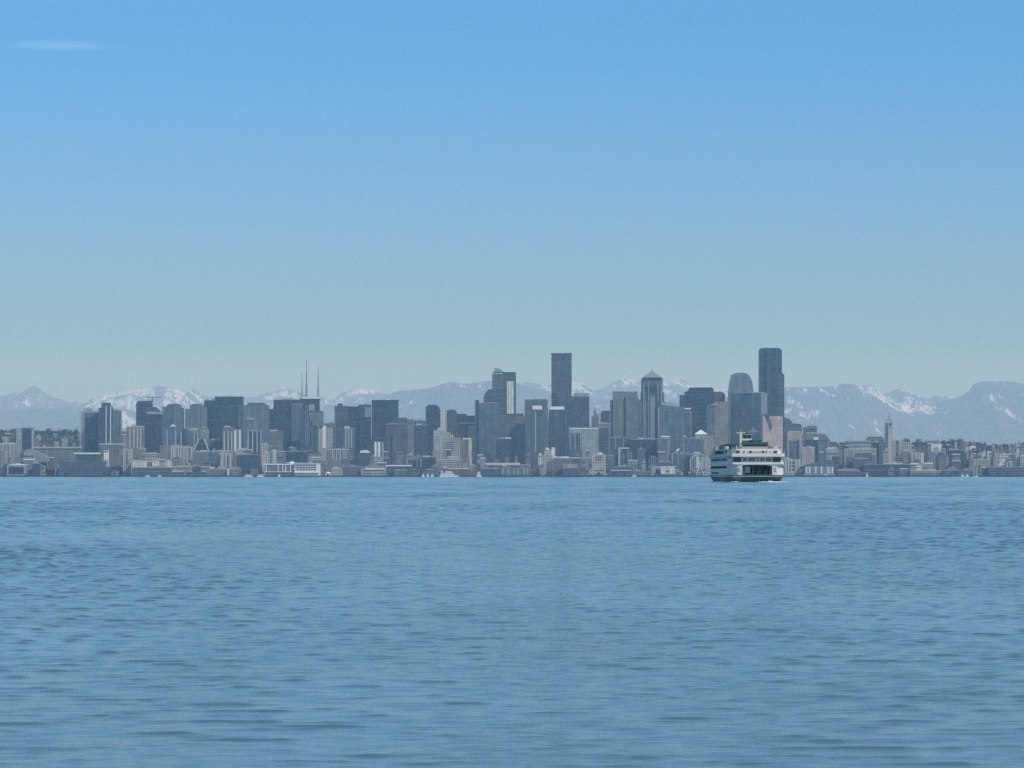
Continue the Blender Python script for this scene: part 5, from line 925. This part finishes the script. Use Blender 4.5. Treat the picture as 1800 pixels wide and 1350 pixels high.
# ---- boats at the quay
def boat(px, wpx, label, py=837.3, Y=8372, tall=1.0, col='white', cabins=1, name='moored_boat', group=None):
    s = Y / F; Lb = wpx * s; x = X(px, Y); r = empty(name, (x, Y, 0)); tag(r, label, 'boat', group)
    h = 1.6 * tall + .3
    MB().profile([(-Lb / 2, h), (Lb / 2 * 1.0, h * 1.15), (Lb / 2 * .86, -.4), (-Lb / 2 * .92, -.4)], -2.4, 2.4).build('hull', M[col], r)
    for c_ in range(cabins):
        f = .36 - .08 * c_
        MB().box(-Lb * f, Lb * (f - .08), -1.9 + .3 * c_, 1.9 - .3 * c_, h + 2.4 * tall * c_ + .02, h + 2.4 * tall * (c_ + 1)).build('cabin', M['white'], r)
        MB().box(-Lb * f + 1, Lb * (f - .1), -2.0 + .3 * c_, -1.88 + .3 * c_, h + 2.4 * tall * c_ + .8, h + 2.4 * tall * c_ + 1.7).build('window_strip', M['dkm'], r)
    MB().bar((-Lb * .1, 0, h), (-Lb * .1, 0, h + 2.4 * tall * cabins + 3), .18, 5).build('mast', M['steel'], r)
boat(790, 36, 'largest moored white passenger ship at the quay left of centre', tall=1.5, cabins=3)
boat(777, 7, 'bright white bow-on yacht at the left end of the moored passenger ship', Y=8405, tall=2.2, cabins=2)
boat(437, 15, 'low white boat left of its long pair below the dark navy slab', tall=1.3, cabins=1)
boat(458, 12, 'low white boat right of its long pair below the dark navy slab', tall=1.3)
boat(260, 9, 'small white boat at the quay below the bright cream box', tall=.9)
boat(281, 6, 'tiny white boat right of the small boat below the bright cream box', tall=.9)
boat(744, 5, 'small white boat by the gabled pier sheds, first of three', tall=1.6)
boat(752, 5, 'small white boat by the gabled pier sheds, middle of three', tall=1.6)
boat(760, 6, 'small white boat by the gabled pier sheds, last of three before the passenger ship', tall=1.6)
boat(842, 9, 'bright white cabin cruiser right of the moored passenger ship', tall=1.9, cabins=2)
boat(491, 4, 'tiny white launch below the brown-glazed terminal', tall=1.4)
boat(1115, 7, 'small white boat at the quay left of the bright cream square block', tall=1.2)
boat(1452, 7, 'bright white motor boat before the teal-roofed pier building', Y=8400, tall=1.5)
boat(1524, 3.5, 'small white upright sailing boat before the long dark dockside warehouse', tall=2.2)
boat(1692, 6, 'small pale boat at the right-hand quay, left of its neighbours', tall=1.3)
boat(1700, 6, 'small pale boat at the right-hand quay, right of its neighbour', tall=1.3)
boat(1717, 5, 'tiny speedboat trailing white spray near the right-hand quay', Y=8250, tall=.7, name='speedboat')
xs_ = X(1713, 8240); foam_patch([(xs_ - 8, xs_ + 8, 8236, 8244, 1.4)], 'spray')

# ------------------------------------------------------------------ haze: the air between here and the mountains
hz = MB().box(-24000, 24000, -2800, 84000, -6, 2150).build('haze', bpy.data.materials.new('haze_air')); tag(hz, kind='stuff')
hm = hz.data.materials[0]; hm.use_nodes = True; nt = hm.node_tree; nt.nodes.clear()
out = nt.nodes.new('ShaderNodeOutputMaterial'); pv = nt.nodes.new('ShaderNodeVolumePrincipled')
pv.inputs['Color'].default_value = (0.43, 0.70, 0.95, 1); pv.inputs['Absorption Color'].default_value = (1, 1, 1, 1); pv.inputs['Density'].default_value = 3.4e-5; pv.inputs['Anisotropy'].default_value = 0.0
nt.links.new(pv.outputs[0], out.inputs['Volume'])
